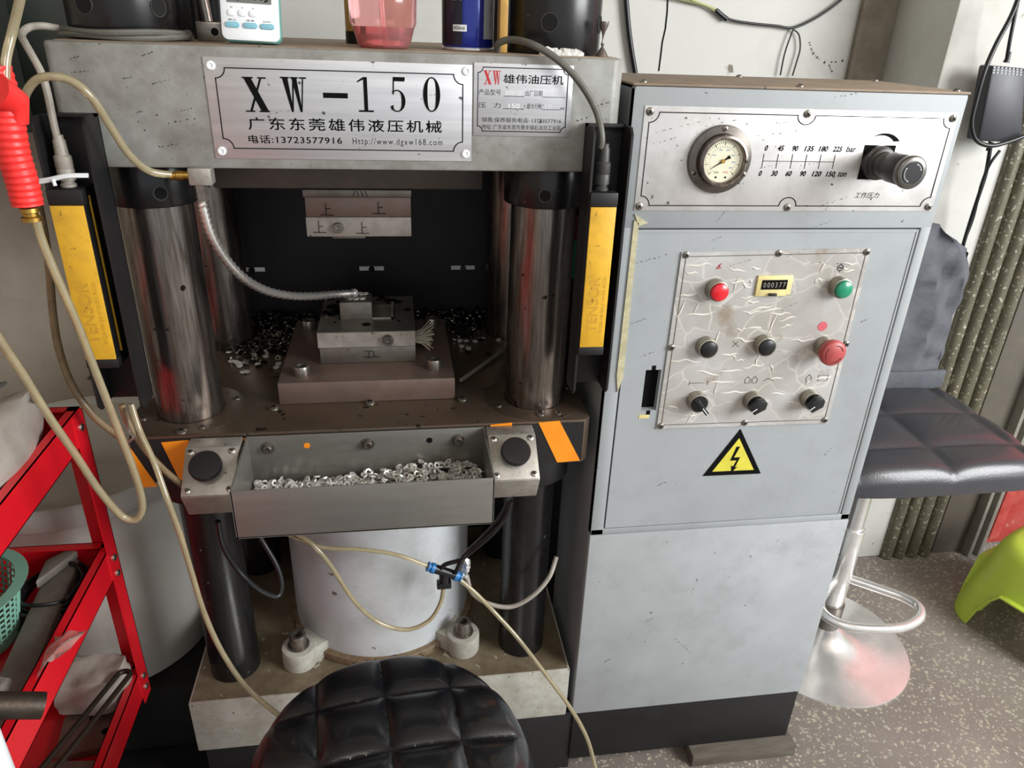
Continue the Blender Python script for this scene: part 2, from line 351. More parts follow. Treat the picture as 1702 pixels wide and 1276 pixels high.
def R4(x0,x1,z0,z1,n,r): # rectangle frame with concave notched corners
    out=[]
    for (cx,cz,a0) in ((x0,z0,90),(x1,z0,180),(x1,z1,270),(x0,z1,360)):
        arc=[(cx+r*cos(radians(a0-90*i/6)),cz+r*sin(radians(a0-90*i/6))) for i in range(7)]
        out+=arc
    return out+[out[0]]

def scuffs(name, segs, Y, mat, parent, t=.0007, seed=1):
    r=random.Random(seed); m=MB()
    for (xa,ya,xb,yb) in segs:
        n=r.randint(4,8)
        for i in range(n):
            u=(i+r.uniform(-.3,.3))/n; du=r.uniform(.15,.6)/n
            p=at(xa+(xb-xa)*u,ya+(yb-ya)*u+r.uniform(-1.5,1.5),Y=Y); q=at(xa+(xb-xa)*(u+du),ya+(yb-ya)*(u+du)+r.uniform(-1,1),Y=Y)
            if (q-p).length<1e-4: continue
            w=t*r.uniform(.4,1.3)/2; a=Vector((p.x,p.z)); b=Vector((q.x,q.z)); d=(b-a).normalized(); nn=Vector((-d.y,d.x))*w
            m.prism([tuple(a),tuple((a+b)/2-nn),tuple(b),tuple((a+b)/2+nn)],'y',Y-.0002,Y)
    o=m.build(name,mat,parent); o['kind']='stuff'; return o
H=1.32
# ================================================================= setting
m=MB(); m.box(-2.2,3.4,-3.2,2.2,-.06,0); struct(m.build('floor',floorm))
m=MB()
for i in range(2):
    pass
m.box(-1.72,1.12,1.71,1.83,0,2.7); struct(m.build('wall_back',wallm))
# lower beige part of the left bay (painted dado), stands proud of the wall
m=MB(); m.box(-1.62,-.43,1.60,1.71,0,1.30,.004); struct(m.build('wall_left_bay',wallbg)); bpy.data.objects['wall_left_bay'].name='wall_back_left'
m=MB(); m.box(-1.72,-1.62,-3.0,1.71,0,2.7); struct(m.build('wall_left',wallbg))
m=MB(); m.box(-1.72,3.4,-2.0,1.83,2.7,2.8); struct(m.build('ceiling',wallbg))
# pillar and the stained return beside it
m=MB(); m.box(1.115,1.42,1.5,1.83,0,2.7,.006); struct(m.build('trim_1',wallm))
m=MB(); m.box(1.03,1.115,1.695,1.71,0,2.7,.003); struct(m.build('trim_2',stainw))
# embossed folding shutter: four ribs, each a part
sh=thing('door_1',(1.5,1.5,0),'','x'); del sh['label'],sh['category']; sh['kind']='structure'
x=1.322
for k in range(4):
    m=MB(); w=.035; prof=[]
    for i in range(9):
        a=pi*i/8; prof.append((x+w/2-cos(a)*w/2, 1.50-sin(a)*.02))
    prof+= [(x+w+.004,1.50),(x+w+.004,1.506),(x,1.506)]
    m.prism(prof,'z',.0,2.2); m.build('shutter_rib',shutm,sh,ang=60); x+=w+.004
m=MB(); m.box(1.322,1.482,1.508,1.53,0,2.2); m.build('shutter_backing',dgrey,sh)
# steel door post, its edge strips, red door leaf
m=MB(); m.box(1.484,1.578,1.497,1.55,0,2.3,.002); struct(m.build('trim_3',dgrey))
m=MB(); m.box(1.579,1.590,1.47,1.55,0,2.3,.001); struct(m.build('trim_4',lgrey))
m=MB(); m.box(1.610,1.622,1.47,1.55,0,2.3,.001); struct(m.build('trim_5',lgrey))
d2=thing('door_2',(1.9,1.5,0),'','x'); del d2['label'],d2['category']; d2['kind']='structure'
m=MB(); m.box(1.6235,2.5,1.49,1.53,.03,2.2,.003); m.build('door_leaf',redpan,d2)
m=MB(); m.box(1.64,1.67,1.482,1.49,.05,2.1,.002); m.build('door_stile',redpan,d2)
# crack in the plaster
m=MB(); pts=[(1110,-4),(1109,20),(1106,48),(1101,70),(1098,95),(1095,118)]
m.tube([at(a,b,Y=1.7095) for a,b in pts],.0016,5); struct(m.build('trim_6',ink))
# ================================================================= press
rimm=M('hole_rim_highlight',(58,55,52),.45)  # paler ring colour paints the edge highlight of the spanner holes
press=thing('hydraulic_press',(-.052,1.17,0),'grey four-column hydraulic press with black collars and steel table, left of the grey control cabinet','press')
xl,xr=-.378,.272
pts=[(xl,.955),(xl+.005,.95),(xr-.002,.95),(xr+.010,.962),(xr+.010,1.385),(xr,1.39),(xl+.005,1.39),(xl,1.385)]
m=MB(); m.prism(pts,'z',1.153,1.288,.004); m.build('crown_beam',beamp,press)
m=MB(); m.box(xl+.012,xr,.955,1.386,1.2875,1.2892,.0008); m.build('dusty_top_skin',topdust,press)
# table
pts=[(xl,.95),(xr-.002,.95),(xr+.008,.960),(xr+.008,1.39),(xl,1.39)]
m=MB(); m.prism(pts,'z',.714,.79,.0025); m.build('table',darkst,press)
m=MB(); m.prism([(xl+.002,.9492),(xr-.003,.9492),(xr-.003,.952),(xl+.002,.952)],'z',.716,.786); m.build('black_apron',blackp,press)
# orange hazard stripes
def stripe(px,name='hazard_stripe'):
    m=MB(); q=[at(a,b,Y=.949) for a,b in px]; m.prism([(p.x,p.z) for p in q],'y',.9484,.9496); m.build(name,orange,press)
stripe([(895,702),(930,699),(964,765),(926,768)])
stripe([(268,735),(314,731),(308,800),(303,806)])
stripe([(217,745),(262,808),(233,810)])
stripe([(405,728),(412,727),(411,731),(404,732)])
stripe([(815,706),(851,702),(851,707),(815,711)])
CX=((-.312,1.03),(.205,1.03),(-.312,1.31),(.205,1.31))
for i,(cx,cy) in enumerate(CX):
    m=MB(); m.cyl((cx,cy,.785),(cx,cy,1.16),.046,48); m.build('column',chrome,press,ang=50)
    m=MB(); m.lathe((cx,cy,.7895),(0,0,1),[(.0,0),(.078,0),(.078,.0008),(.0765,.0012),(.048,.0012)],40); m.build('column_flange',darkst,press)
    for k in range(4):
        a=radians(45+90*k-20); screw((cx+.066*cos(a),cy+.066*sin(a),.7905),(0,0,1),.005,bolt,press)
    r=.057 if i<2 else .054
    m=MB(); m.cyl((cx,cy,1.0995),(cx,cy,1.154),r,48,bev=.002)
    col=m.build('collar',blackox,press,ang=50)
    for a in ((-66,-152) if i==0 else (-100,)):
        if i<2:
            u=Vector((cos(radians(a)),sin(radians(a)),0)); c=Vector((cx,cy,1.118))+u*(r-.0012)
            h=MB(); h.lathe(c,u,[(0,.0012),(.0078,.0012),(.0082,.0)],20); h.build('spanner_hole',void,col); q=MB(); q.lathe(c,u,[(.0078,.0013),(.0090,.0013),(.0090,0)],20); q.build('hole_rim',rimm,col)
    # nut above the beam
    m=MB(); m.cyl((cx,cy,1.288),(cx,cy,1.40),.060,48,bev=.002); nut=m.build('column_nut',blackox,press,ang=50)
    for a in ((-112,-34) if i==0 else (-106,-26)):
        if i<2:
            u=Vector((cos(radians(a)),sin(radians(a)),0)); c=Vector((cx,cy,1.325))+u*.0588
            h=MB(); h.lathe(c,u,[(0,.0014),(.0100,.0014),(.0106,0)],20); h.build('spanner_hole',void,nut); q=MB(); q.lathe(c,u,[(.0100,.0015),(.0108,.0015),(.0108,0)],20); q.build('hole_rim',rimm,nut)
    # lower columns and the black shoulder under the table
    m=MB(); m.cyl((cx,cy,.272),(cx,cy,.715),.042,40); m.build('lower_column',blackox,press,ang=50)
    m=MB(); m.cyl((cx,cy,.66),(cx,cy,.7145),.062,40,bev=.002); m.build('lower_collar',blackp,press,ang=50)
# ram plate
m=MB(); m.box(-.254,.126,1.10,1.36,1.10,1.153,.003); m.build('ram_plate',M('ram_plate_steel',(84,76,70),.5,.3,dirt=(112,100,78),amt=.3,scale=8,var=.1),press)
# guard panel behind with three real slots
gy0,gy1=1.392,1.396; zt,zb=1.153,.862
m=MB(); zs0,zs1=.889,.896
m.box(-.30,.168,gy0,gy1,zs1,zt); m.box(-.30,.168,gy0,gy1,zb,zs0)
xs=[-.30,-.283,-.262,-.2,-.2,-.074,-.030,.100,.146,.168]
m.box(-.30,-.283,gy0,gy1,zs0,zs1); m.box(-.262,-.074,gy0,gy1,zs0,zs1); m.box(-.030,.100,gy0,gy1,zs0,zs1); m.box(.146,.168,gy0,gy1,zs0,zs1)
m.build('rear_guard_panel',blackp,press)
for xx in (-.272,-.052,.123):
    w=MB(); w.box(xx-.023,xx+.023,1.3915,1.3935,.8885,.8965); w.build('slot_light_plate',whitepl,press)  # white stand-ins for the bright wall seen through the slots
    socket_bolt((xx,gy0,.892),(0,-1,0),.0055,.006,blackox,press)
m=MB(); m.box(-.34,.42,1.398,1.402,.0,1.155); tag(m.build('shade_backing_board',blackp),'tall black board added behind the press in place of deep shade','board')  # added black sheet, gives the dark shade behind the press
m=MB(); m.box(.279,.283,1.10,1.40,.72,1.153); m.build('side_guard_panel',blackp,press)
m=MB(); m.box(-.43,-.33,1.405,1.41,.79,1.16); m.build('corner_guard_panel',blackp,press)
# pedestal cylinder with cast flange
cc=(-.052,1.17)
m=MB(); m.cyl((cc[0],cc[1],.285),(cc[0],cc[1],.714),.167,72); m.build('ram_cylinder',cylw,press,ang=50)
m=MB(); m.cyl((cc[0],cc[1],.272),(cc[0],cc[1],.289),.178,64,bev=.002); m.build('cylinder_flange',rustp,press,ang=50)
for sx,sy in ((-1,-1),(1,-1),(1,1),(-1,1)):
    lx=cc[0]+sx*.147; ly=cc[1]+sy*.146
    m=MB(); m.cyl((lx,ly,.272),(lx,ly,.312),.030,32,bev=.003)
    d=Vector((-sx,-sy)).normalized(); n=Vector((-d.y,d.x))
    A=[Vector((lx,ly))+n*.024,Vector((lx,ly))-n*.024,Vector((lx,ly))+d*.06-n*.03,Vector((lx,ly))+d*.06+n*.03]
    m.prism([tuple(p) for p in A],'z',.272,.308,.002)
    lug=m.build('mounting_lug',basep,press)
    socket_bolt((lx,ly,.312),(0,0,1),.0145,.026,bolt,lug)
    w=MB(); w.cyl((lx,ly,.3115),(lx,ly,.3145),.019,24); w.build('washer',bolt,lug)
m=MB(); m.box(-.376,.284,.95,1.39,.155,.272,.003); m.build('base_block',basep,press)
m=MB(); m.box(-.372,.280,.954,1.386,.2715,.2726); m.build('greasy_top',basetop,press)
m=MB(); m.box(-.365,.30,.955,1.385,.0,.155,.001); m.build('black_plinth',blackp,press)
# ---- nameplates
def bigplate(x0,x1,z0,z1,mat,parent,name):
    m=MB(); m.box(x0,x1,.9488,.9502,z0,z1,.0004); return m.build(name,mat,parent)
np_=bigplate(-.2115,.0935,1.1655,1.2765,brushed,press,'nameplate')
m=MB(); fr=R4(-.200,.0825,1.1775,1.2655,4,.011); line(m,fr,.0011,.9487); m.build('border_line',ink,np_)
for (a,b) in ((-.2035,1.2675),(.0865,1.2695),(-.2035,1.174),(.0865,1.1745)):
    w=MB(); w.lathe((a,.9488,b),(0,-1,0),[(0,.001),(.0022,.001),(.0028,.002),(.0045,.0016),(.0052,0)],16); w.build('rivet',whitepl,np_)
YT=.9487
def glyph(ch,x0,x1,z0,z1,mat,par):
    s=.075
    G={'X':[[(.04,1),(.34,1),(.98,0),(.68,0)],[(.72,1),(.80,1),(.28,0),(.18,0)],[(0,1),(.44,1),(.44,.96),(0,.96)],[(.62,1),(.96,1),(.96,.96),(.62,.96)],[(.02,.04),(.40,.04),(.40,0),(.02,0)],[(.58,.04),(1,.04),(1,0),(.58,0)]],
       'W':[[(.06,1),(.28,1),(.42,0),(.34,0)],[(.46,.98),(.52,.98),(.42,0),(.36,0)],[(.42,1),(.62,1),(.76,0),(.68,0)],[(.84,1),(.89,1),(.76,0),(.71,0)],[(0,1),(.34,1),(.34,.96),(0,.96)],[(.38,1),(.68,1),(.68,.96),(.38,.96)],[(.72,1),(1,1),(1,.96),(.72,.96)]],
       '1':[[(.40,1),(.62,1),(.62,.05),(.40,.05)],[(.08,.05),(.94,.05),(.94,0),(.08,0)],[(.05,.88),(.40,1),(.40,.93),(.05,.84)]],
       '5':[[(.2,1),(.92,1),(.88,.88),(.2,.88)],[(.2,1),(.28,1),(.24,.5),(.16,.5)]],
       '-':[[(0,.55),(1,.55),(1,.40),(0,.40)]]}
    P=list(G.get(ch,[]))
    def arc(cx,cz,rx,rz,a0,a1,tx,n=18):
        o=[]
        for i in range(n):
            A=radians(a0+(a1-a0)*i/n); B=radians(a0+(a1-a0)*(i+1)/n)
            def t(a): return tx*abs(cos(a))**.8+.035
            o.append([(cx+rx*cos(A),cz+rz*sin(A)),(cx+rx*cos(B),cz+rz*sin(B)),(cx+(rx-t(B))*cos(B),cz+(rz-.035)*sin(B)),(cx+(rx-t(A))*cos(A),cz+(rz-.035)*sin(A))])
        return o
    if ch=='0': P+=arc(.5,.5,.46,.5,0,360,.2,28)
    if ch=='5': P+=arc(.42,.32,.5,.32,130,-140,.2,20)+[[(.02,.16),(.2,.2),(.2,.06),(.08,.06)]]
    strokes(P,x0,x1,z0,z1,YT,mat,par)
def gpx(ch,a,b,t,bt,mat,par):
    p=at(a,t,Y=.949); q=at(b,bt,Y=.949); p2=at(a,bt,Y=.949); glyph(ch,(p.x+p2.x)/2,(q.x+at(b,t,Y=.949).x)/2,(p2.z+q.z)/2,(p.z+at(b,t,Y=.949).z)/2,mat,par)
for ch,a,b in (('X',405,446),('W',468,511),('-',537,578),('1',593,622),('5',648,676),('0',702,733)): gpx(ch,a,b,128,186,ink,np_)
text('广东东莞雄伟液压机械',-.170,1.1985,.0145,YT,ink,np_,x1=.057,space=1.25,bold=.012)
text('电话:13723577916',-.1715,1.1835,.0095,YT,ink,np_,x1=-.063,space=1.1,bold=.012)
text('Http://www.dgxw168.com',-.0505,1.182,.0095,YT,ink,np_,x1=.0575,space=1.25)
p2=bigplate(.0955,.2165,1.1965,1.279,brushed,press,'data_plate')
m=MB(); line(m,R4(.1005,.2105,1.202,1.2745,4,.006),.0009,.9487)
line(m,[(.132,1.2428),(.157,1.2428)],.0005,.9487); line(m,[(.180,1.2428),(.208,1.2428)],.0005,.9487)
line(m,[(.132,1.2285),(.157,1.2285)],.0005,.9487); line(m,[(.180,1.2285),(.2025,1.2285)],.0005,.9487); m.build('border_line',ink,p2)
glyph('X',.107,.117,1.2555,1.271,redink,p2); glyph('W',.118,.128,1.2555,1.271,redink,p2)
text('雄伟油压机',.131,1.257,.0105,YT,ink,p2,x1=.205,bold=.01)
text('产品型号',.1015,1.2435,.0065,YT,ink,p2,x1=.1285); text('XW150',.1335,1.2437,.0052,YT,whitepl,p2,x1=.155)
text('出厂日期',.1585,1.2435,.0065,YT,ink,p2,x1=.1795); text('10-08',.1815,1.2437,.0052,YT,whitepl,p2,x1=.205)
text('压   力',.1015,1.2290,.0062,YT,ink,p2,x1=.1285); text('150',.1385,1.2293,.0052,YT,whitepl,p2,x1=.152); text('T',.1572,1.2288,.0036,YT,ink,p2,w=.0025)
text('最大行程',.161,1.2290,.0062,YT,ink,p2,x1=.1795); text('10.',.184,1.2293,.0055,YT,whitepl,p2,x1=.194); text('mm',.2030,1.2285,.0028,YT,ink,p2,w=.005)
text('销售.保养服务电话: 13723577916',.106,1.2125,.0058,YT,ink,p2,x1=.205)
text('地址: 广东省东莞市寮步镇石龙坑工业区',.106,1.2042,.0058,YT,ink,p2,x1=.205)
# ================================================================= dies
ud=thing('upper_die',(-.055,1.15,1.027),'stepped grey upper die block bolted under the black ram plate','die')
m=MB(); m.box(-.133,.021,1.098,1.25,1.089,1.0995,.001); m.build('backing_plate',toolst,ud)
m=MB(); m.box(-.131,.020,1.10,1.245,1.0605,1.0885,.001); m.build('upper_block',diest,ud)
m=MB(); m.box(-.132,.020,1.099,1.245,1.031,1.060,.0015); m.build('punch_holder',toolfr,ud)
m=MB(); m.box(-.096,-.048,1.105,1.16,1.0265,1.0315,.001); m.build('punch',toolst,ud)
socket_bolt((-.086,1.099,1.0455),(0,-1,0),.0075,.007,bolt,ud)
m=MB(); YI=1.0985
for cx,cz,s in ((-.102,1.072,1),(-.027,1.074,1),(-.114,1.0465,1),(-.052,1.045,1)):
    line(m,[(cx,cz-.009),(cx,cz+.008)],.0009,YI); line(m,[(cx-.0,cz+.0),(cx+.006*s,cz+.0005)],.0009,YI); line(m,[(cx-.008,cz-.0085),(cx+.010,cz-.009)],.0009,YI)
for dx,t in ((-.062,.003),(-.055,-.001),(-.048,-.003),(-.042,-.003)): line(m,[(dx,1.091),(dx+t,1.098)],.0008,YI-.001)
m.build('hand_scratched_marks',ink,ud)
ld=thing('lower_die',(-.052,1.16,.79),'lower die block with open pocket on a wide brown bolted plate','die')
m=MB(); m.box(-.186,.080,1.033,1.29,.7905,.826,.0012); m.build('die_plate',diest,ld)
m=MB(); m.box(-.128,.022,1.100,1.265,.8265,.853,.001); m.build('spacer_block',toolst,ld)
# block with pocket
x0,x1,y0,y1,z0,z1=-.130,.022,1.099,1.265,.8535,.880; px0,px1,py0,py1=-.099,-.009,1.153,1.222
m=MB(); m.box(x0,x1,y0,py0,z0,z1); m.box(x0,x1,py1,y1,z0,z1); m.box(x0,px0,py0,py1,z0,z1); m.box(px1,x1,py0,py1,z0,z1); m.box(px0,px1,py0,py1,z0,z0+.004)
m.build('die_block',toolst,ld)
m=MB(); m.box(x0+.0005,x1-.0005,y0-.0008,y0,z0+.001,z1-.001); m.build('block_front_face',toolfr,ld)
m=MB(); m.box(-.097,-.046,1.154,1.200,.857,.909,.001); m.build('insert',toolst,ld)
m=MB(); m.box(-.046,-.012,1.154,1.157,.862,.882); m.box(-.016,-.012,1.154,1.221,.862,.882); m.build('pocket_rim',alu,ld)
for a,b,r in ((-.055,1.13,.007),(-.003,1.235,.007),(-.113,1.175,.006),(.012,1.195,.006),(-.105,1.14,.0028),(-.003,1.143,.0028)):
    w=MB(); w.lathe((a,b,.8802),(0,0,1),[(0,0),(r,0),(r,.0003)],20); w.build('hole',ink,ld)
socket_bolt((-.021,1.099,.867),(0,-1,0),.0085,.011,bolt,ld)
socket_bolt((-.153,1.062,.826),(0,0,1),.0125,.016,bolt,ld); socket_bolt((.050,1.072,.826),(0,0,1),.0125,.017,bolt,ld)
socket_bolt((-.160,1.255,.826),(0,0,1),.0125,.016,bolt,ld); socket_bolt((.055,1.255,.826),(0,0,1),.0125,.016,bolt,ld)
m=MB(); line(m,[(-.058,.846),(-.046,.846)],.0008,1.0995); line(m,[(-.052,.846),(-.052,.834)],.0008,1.0995); line(m,[(-.044,.846),(-.044,.836)],.0008,1.0995); line(m,[(-.06,.836),(-.036,.8365)],.0008,1.0995); m.build('hand_scratched_marks',ink,ld)
# brush
m=MB()
for i in range(46):
    a=random.uniform(-.35,.35); b=random.uniform(-.12,.3); L=random.uniform(.022,.032)
    m.tube([(.022,1.150+a*.03,.846+b*.03),(.022+L*.5,1.150+a*.05,.847+b*.04),(.022+L,1.150+a*.09,.846+b*.09)],.0005,4)
tag(m.build('bristle_brush',M('pale_bristle',(196,188,170),.8)),'tuft of pale brush bristles sticking out right of the lower die block','brush')['kind']='stuff'
m=MB(); a=at(766,632,Z=.797); b=at(838,581,Z=.795); m.tube([a,b],.0035,6); tag(m.build('steel_rod',alu),'thin steel rod lying on the table right of the die plate','rod')
# table screws
for px,py in ((455,679),(615,670),(768,664),(302,718),(898,688)):
    p=at(px,py,Z=.791); screw(p,(0,0,1),.0075,bolt,press,'table_screw')
# ================================================================= chip tray
tr=thing('chip_tray',(-.052,.885,.705),'open grey sheet metal tray bolted to the front of the press table','tray')
m=MB(); t=.0022; X0,X1,Y0,Y1=-.221,.117,.820,.9478
m.box(X0,X1,Y0,Y0+t,.705,.779,.0008); m.box(X0,X1,Y1-t,Y1,.705,.786,.0008); m.box(X0,X1,Y0,Y1,.705,.705+t)
m.prism([(Y0,.705),(Y1,.705),(Y1,.786),(Y0,.779)],'x',X0,X0+t); m.prism([(Y0,.705),(Y1,.705),(Y1,.786),(Y0,.779)],'x',X1-t,X1)
m.build('tray_body',traym,tr)
for xx in (-.193,-.053,.078):
    w=MB(); w.cyl((xx,Y1-t,.767),(xx,Y1-t-.0015,.767),.0095,20); w.build('washer',bolt,tr); socket_bolt((xx,Y1-t-.0015,.767),(0,-1,0),.0062,.007,bolt,tr)
for xx,mt in ((-.139,orange),(.036,ink)):
    w=MB(); w.cyl((xx,Y1-t,.768),(xx,Y1-t-.0004,.768),.0045,16); w.build('hole',mt,tr)
# ---- stampings
def ring_mesh(name,mat):
    b=bmesh.new(); n=8; ro,ri,h=.0052,.0024,.0011; V=[]
    for r,z in ((ri,-h),(ro,-h),(ro,h),(ri,h)): V.append([b.verts.new((r*cos(2*pi*i/n),r*sin(2*pi*i/n),z)) for i in range(n)])
    for k in range(4):
        A,B=V[k],V[(k+1)%4]
        for i in range(n): b.faces.new((A[i],A[(i+1)%n],B[(i+1)%n],B[i]))
    bmesh.ops.recalc_face_normals(b,faces=b.faces)
    me=bpy.data.meshes.new(name); b.to_mesh(me); b.free(); me.materials.append(mat); return me
rm=ring_mesh('ring',ringm); rd=ring_mesh('ring_oily',ringdk)
def heap(x,y): return .709+.014*math.exp(-((x-.035)/.075)**2)+.006*(x+.22)/.34
def ring_obj(me,p,tilt,label,group):
    o=bpy.data.objects.new('steel_ring',me); COL.objects.link(o); o.location=p
    o.rotation_euler=(random.gauss(0,tilt),random.gauss(0,tilt),random.uniform(0,6.28)); tag(o,label,'ring',group); return o
for i in range(210):
    x=random.uniform(-.213,.109); y=random.uniform(.893,.939)
    ring_obj(rm,(x,y,heap(x,y)+.0035+random.uniform(0,.006)),.7,'small pierced steel ring on the heap in the sheet metal tray','rings heaped in the tray')
def ringstuff(name,me,pts,label,parent=None):
    b=bmesh.new()
    for p,t in pts:
        s=bmesh.new(); s.from_mesh(me); from mathutils import Euler
        s.transform(Matrix.Translation(p)@Euler((random.gauss(0,t),random.gauss(0,t),random.uniform(0,6.28))).to_matrix().to_4x4())
        mm=bpy.data.meshes.new('t'); s.to_mesh(mm); s.free(); b.from_mesh(mm); bpy.data.meshes.remove(mm)
    o=obj(name,b,me.materials[0]); tag(o,label,'rings'); o['kind']='stuff'; return o
pts=[]
for i in range(900):
    x=random.uniform(-.213,.109); y=random.uniform(.827,.940); pts.append((Vector((x,y,random.uniform(.711,heap(x,y)+.002))),.5))
ringstuff('ring_heap',rm,pts,'deeper layers of small pierced steel rings filling the tray bottom')
# rings scattered on the table
def clear(x,y):
    if -.194<x<.088 and 1.025<y<1.298: return False
    for cx,cy in CX:
        if math.hypot(x-cx,y-cy)<.053: return False
    return -.365<x<.262 and .96<y<1.385
pts=[]; n=0
while n<1700:
    if random.random()<.62: x=random.gauss(-.235,.045); y=random.gauss(1.32,.045)
    else: x=random.gauss(.08,.05); y=random.gauss(1.345,.025)
    if not clear(x,y): continue
    hh=.022*max(0,1-abs(y-1.375)/.08); pts.append((Vector((x,y,.7925+random.uniform(0,hh))),.35)); n+=1
ringstuff('ring_drift',rd,pts,'dark oily drift of pierced rings at the back of the press table')
n=0
while n<85:
    r=random.random()
    if r<.5: x=random.gauss(-.245,.04); y=random.gauss(1.25,.045)
    elif r<.75: x=random.gauss(.12,.03); y=random.gauss(1.30,.05)
    else: x=random.uniform(-.15,.06); y=random.uniform(1.30,1.33)
    if not clear(x,y): continue
    ring_obj(rd if random.random()<.5 else rm,(x,y,.7925),.12,'loose pierced steel ring lying flat on the press table behind the die','rings scattered on the table'); n+=1
for px,py in ((384,600),(391,601),(402,604),(395,603),(410,617),(404,618),(463,604),(442,588),(780,520),(775,566),(790,567),(830,560),(700,520)):
    p=at(px,py,Z=.7925); 
    if clear(p.x,p.y): ring_obj(rm,p,.1,'loose pierced steel ring lying flat on the press table beside the columns','rings beside the columns')
for k in range(12):
    x=random.uniform(-.09,-.05); y=random.uniform(1.165,1.195); ring_obj(rm,(x,y,.9105),.15,'pierced steel ring lying on top of the die insert','rings on the die insert')
for k in range(26):
    x=random.uniform(-.128,-.104) if k<18 else random.uniform(-.04,-.01); y=random.uniform(1.17,1.255) if k<18 else random.uniform(1.226,1.255); ring_obj(rd,(x,y,.8815),.2,'pierced steel ring lying on top of the lower die block','rings on the die block')
# ================================================================= two-hand buttons
PROF=[(.920,.787),(.865,.743),(.884,.702),(.9478,.700),(.9478,.787)]
nrm=Vector((0,-.0443,.0550)).normalized(); dd=Vector((0,-.0550,-.0443)).normalized()
for bx0,bx1,lab,pc in ((-.296,-.225,'cast metal palm-button box at the left end of the sheet metal tray',-.262),(.1178,.1885,'cast metal palm-button box at the right end of the sheet metal tray',.154)):
    b=thing('palm_button_box',((bx0+bx1)/2,.91,.70),lab,'button box','two-hand start buttons')
    m=MB(); m.prism(PROF,'x',bx0,bx1,.0025); m.build('housing',alu,b)
    # cover plate
    c0=Vector((0,.920,.787)); L=.0706
    m=MB(); q=[c0+dd*.001,c0+dd*(L-.001),c0+dd*(L-.001)+nrm*.003,c0+dd*.001+nrm*.003]
    m.prism([(p.y,p.z) for p in q],'x',bx0+.001,bx1-.001,.0008); m.build('cover',alu,b)
    for s in (bx0+.0085,bx1-.0085):
        for l in (.008,L-.008): p=c0+dd*l+nrm*.0028; screw((s,p.y,p.z),nrm,.0047,screwm,b)
    p=c0+dd*.0345+nrm*.003; p=Vector((pc,p.y,p.z))
    m=MB(); m.cyl(p,p+nrm*.012,.0135,28); m.build('button_collar',alu,b)
    m=MB(); m.lathe(p+nrm*.0115,nrm,[(0,0),(.0195,0),(.0212,.003),(.0212,.0085),(.0195,.011),(.0,.0125)],36); m.build('button_cap',blackpl,b,ang=50)
# ================================================================= light curtains
def curtain(bx0,bx1,yx0,yx1,label,tilt=0.):
    c=thing('light_curtain',((bx0+bx1)/2,.93,.85),label,'safety sensor','light curtain bars')
    zt=1.214; zb=.855
    m=MB(); th=.003
    m.box(bx0,bx1,.945,.9485,zb,zt,.001)
    f=[(.903,zb+.008),(.911,zb),(.9485,zb),(.9485,zt),(.911,zt),(.903,zt-.008)]
    m.prism(f,'x',bx0,bx0+th); m.prism(f,'x',bx1-th,bx1); m.box(bx0,bx1,.935,.9485,zt-th,zt)
    m.build('bracket',blackp,c)
    m=MB(); m.box(yx0,yx1,.900,.938,.930,1.128,.0015); m.build('sensor_housing',blackpl,c)
    for z0,z1 in ((1.120,1.138),(.918,.931)):
        m=MB(); m.box(yx0-.0005,yx1+.0005,.8985,.939,z0,z1,.002); cap=m.build('end_cap',blackp,c)
    w=yx1-yx0
    m=MB(); m.box(yx0+.001,yx1-.001,.8975,.9005,.931,1.120,.0006); fp=m.build('yellow_front',yellow,c)
    for xx in (yx0-.0012,yx1): 
        m=MB(); m.box(xx,xx+.0012,.916,.919,.935,1.128); m.build('yellow_edge_strip',yellow,c)
    # embossed lettering, reading upwards
    fn=lambda u,v: Vector((yx0+w*.62-v, .8973, .952+u))
    text('TENSOR',0,0,w*.40,0,yellowd,fp,w=.078,fn=fn,bold=.02)
    fn=lambda u,v: Vector((yx0+w*.86-v, .8973, .952+u))
    text('DQE-08-20-010-02-RCD',0,0,w*.13,0,yellowd,fp,w=.078,fn=fn)
    cx=yx0+w*.5
    m=MB(); m.lathe((cx,.917,1.138),(0,0,1),[(0,0),(.0085,0),(.0085,.003),(.0068,.004),(.0068,.007),(.0092,.0075),(.0092,.019),(.0086,.020),(.0092,.021),(.0092,.033),(.0072,.035),(.0064,.050),(.0052,.052),(.0052,.056),(0,.056)],20)
    return c,cx,m
c,cx,m=curtain(.236,.286,.2375,.2725,'yellow and black safety light bar in a black bracket, right of the press opening'); m.build('cable_plug',M('dark_plug',(58,58,56),.5),c)
m=MB(); w=pix([(998,252,.917),(1000,225,.915),(990,182,.925),(962,135,.93),(925,98,.935),(885,74,.945),(850,66,.965),(829,72,.975),(826,84,.985)],8); w[0]=Vector((cx,.917,1.193)); m.tube(w,.0042,10); tag(m.build('sensor_cable',greypl),'dark grey cable arching from the right light bar over the beam','cable')
c,cx,m=curtain(-.387,-.333,-.3865,-.3495,'grimy yellow and black safety light bar in a black bracket, left of the press opening'); m.build('cable_plug',greylt,c)
m=MB(); w=pix([(98,240,.917),(89,204,.915),(79,155,.92),(69,122,.925),(55,95,.935),(42,72,.95),(36,58,.97),(47,46,.985),(70,43,.99),(97,47,1.0)],8); w[0]=Vector((cx,.917,1.193)); m.tube(w,.0040,10); tag(m.build('sensor_cable',greylt),'pale grey cable looping from the left light bar up behind the beam','cable')
m=MB(); 
for dz in (0,.0035): m.tube(pix([(52,301+dz*1400,.897),(80,297+dz*1200,.893),(110,291+dz*900,.892),(147,290+dz*900,.896)],6),.0016,6)
m.tube(pix([(88,298,.891),(92,309,.889)],3),.002,6)
tag(m.build('wire_tie',whitepl),'white plastic coated wire twisted around the left cable plug','tie')

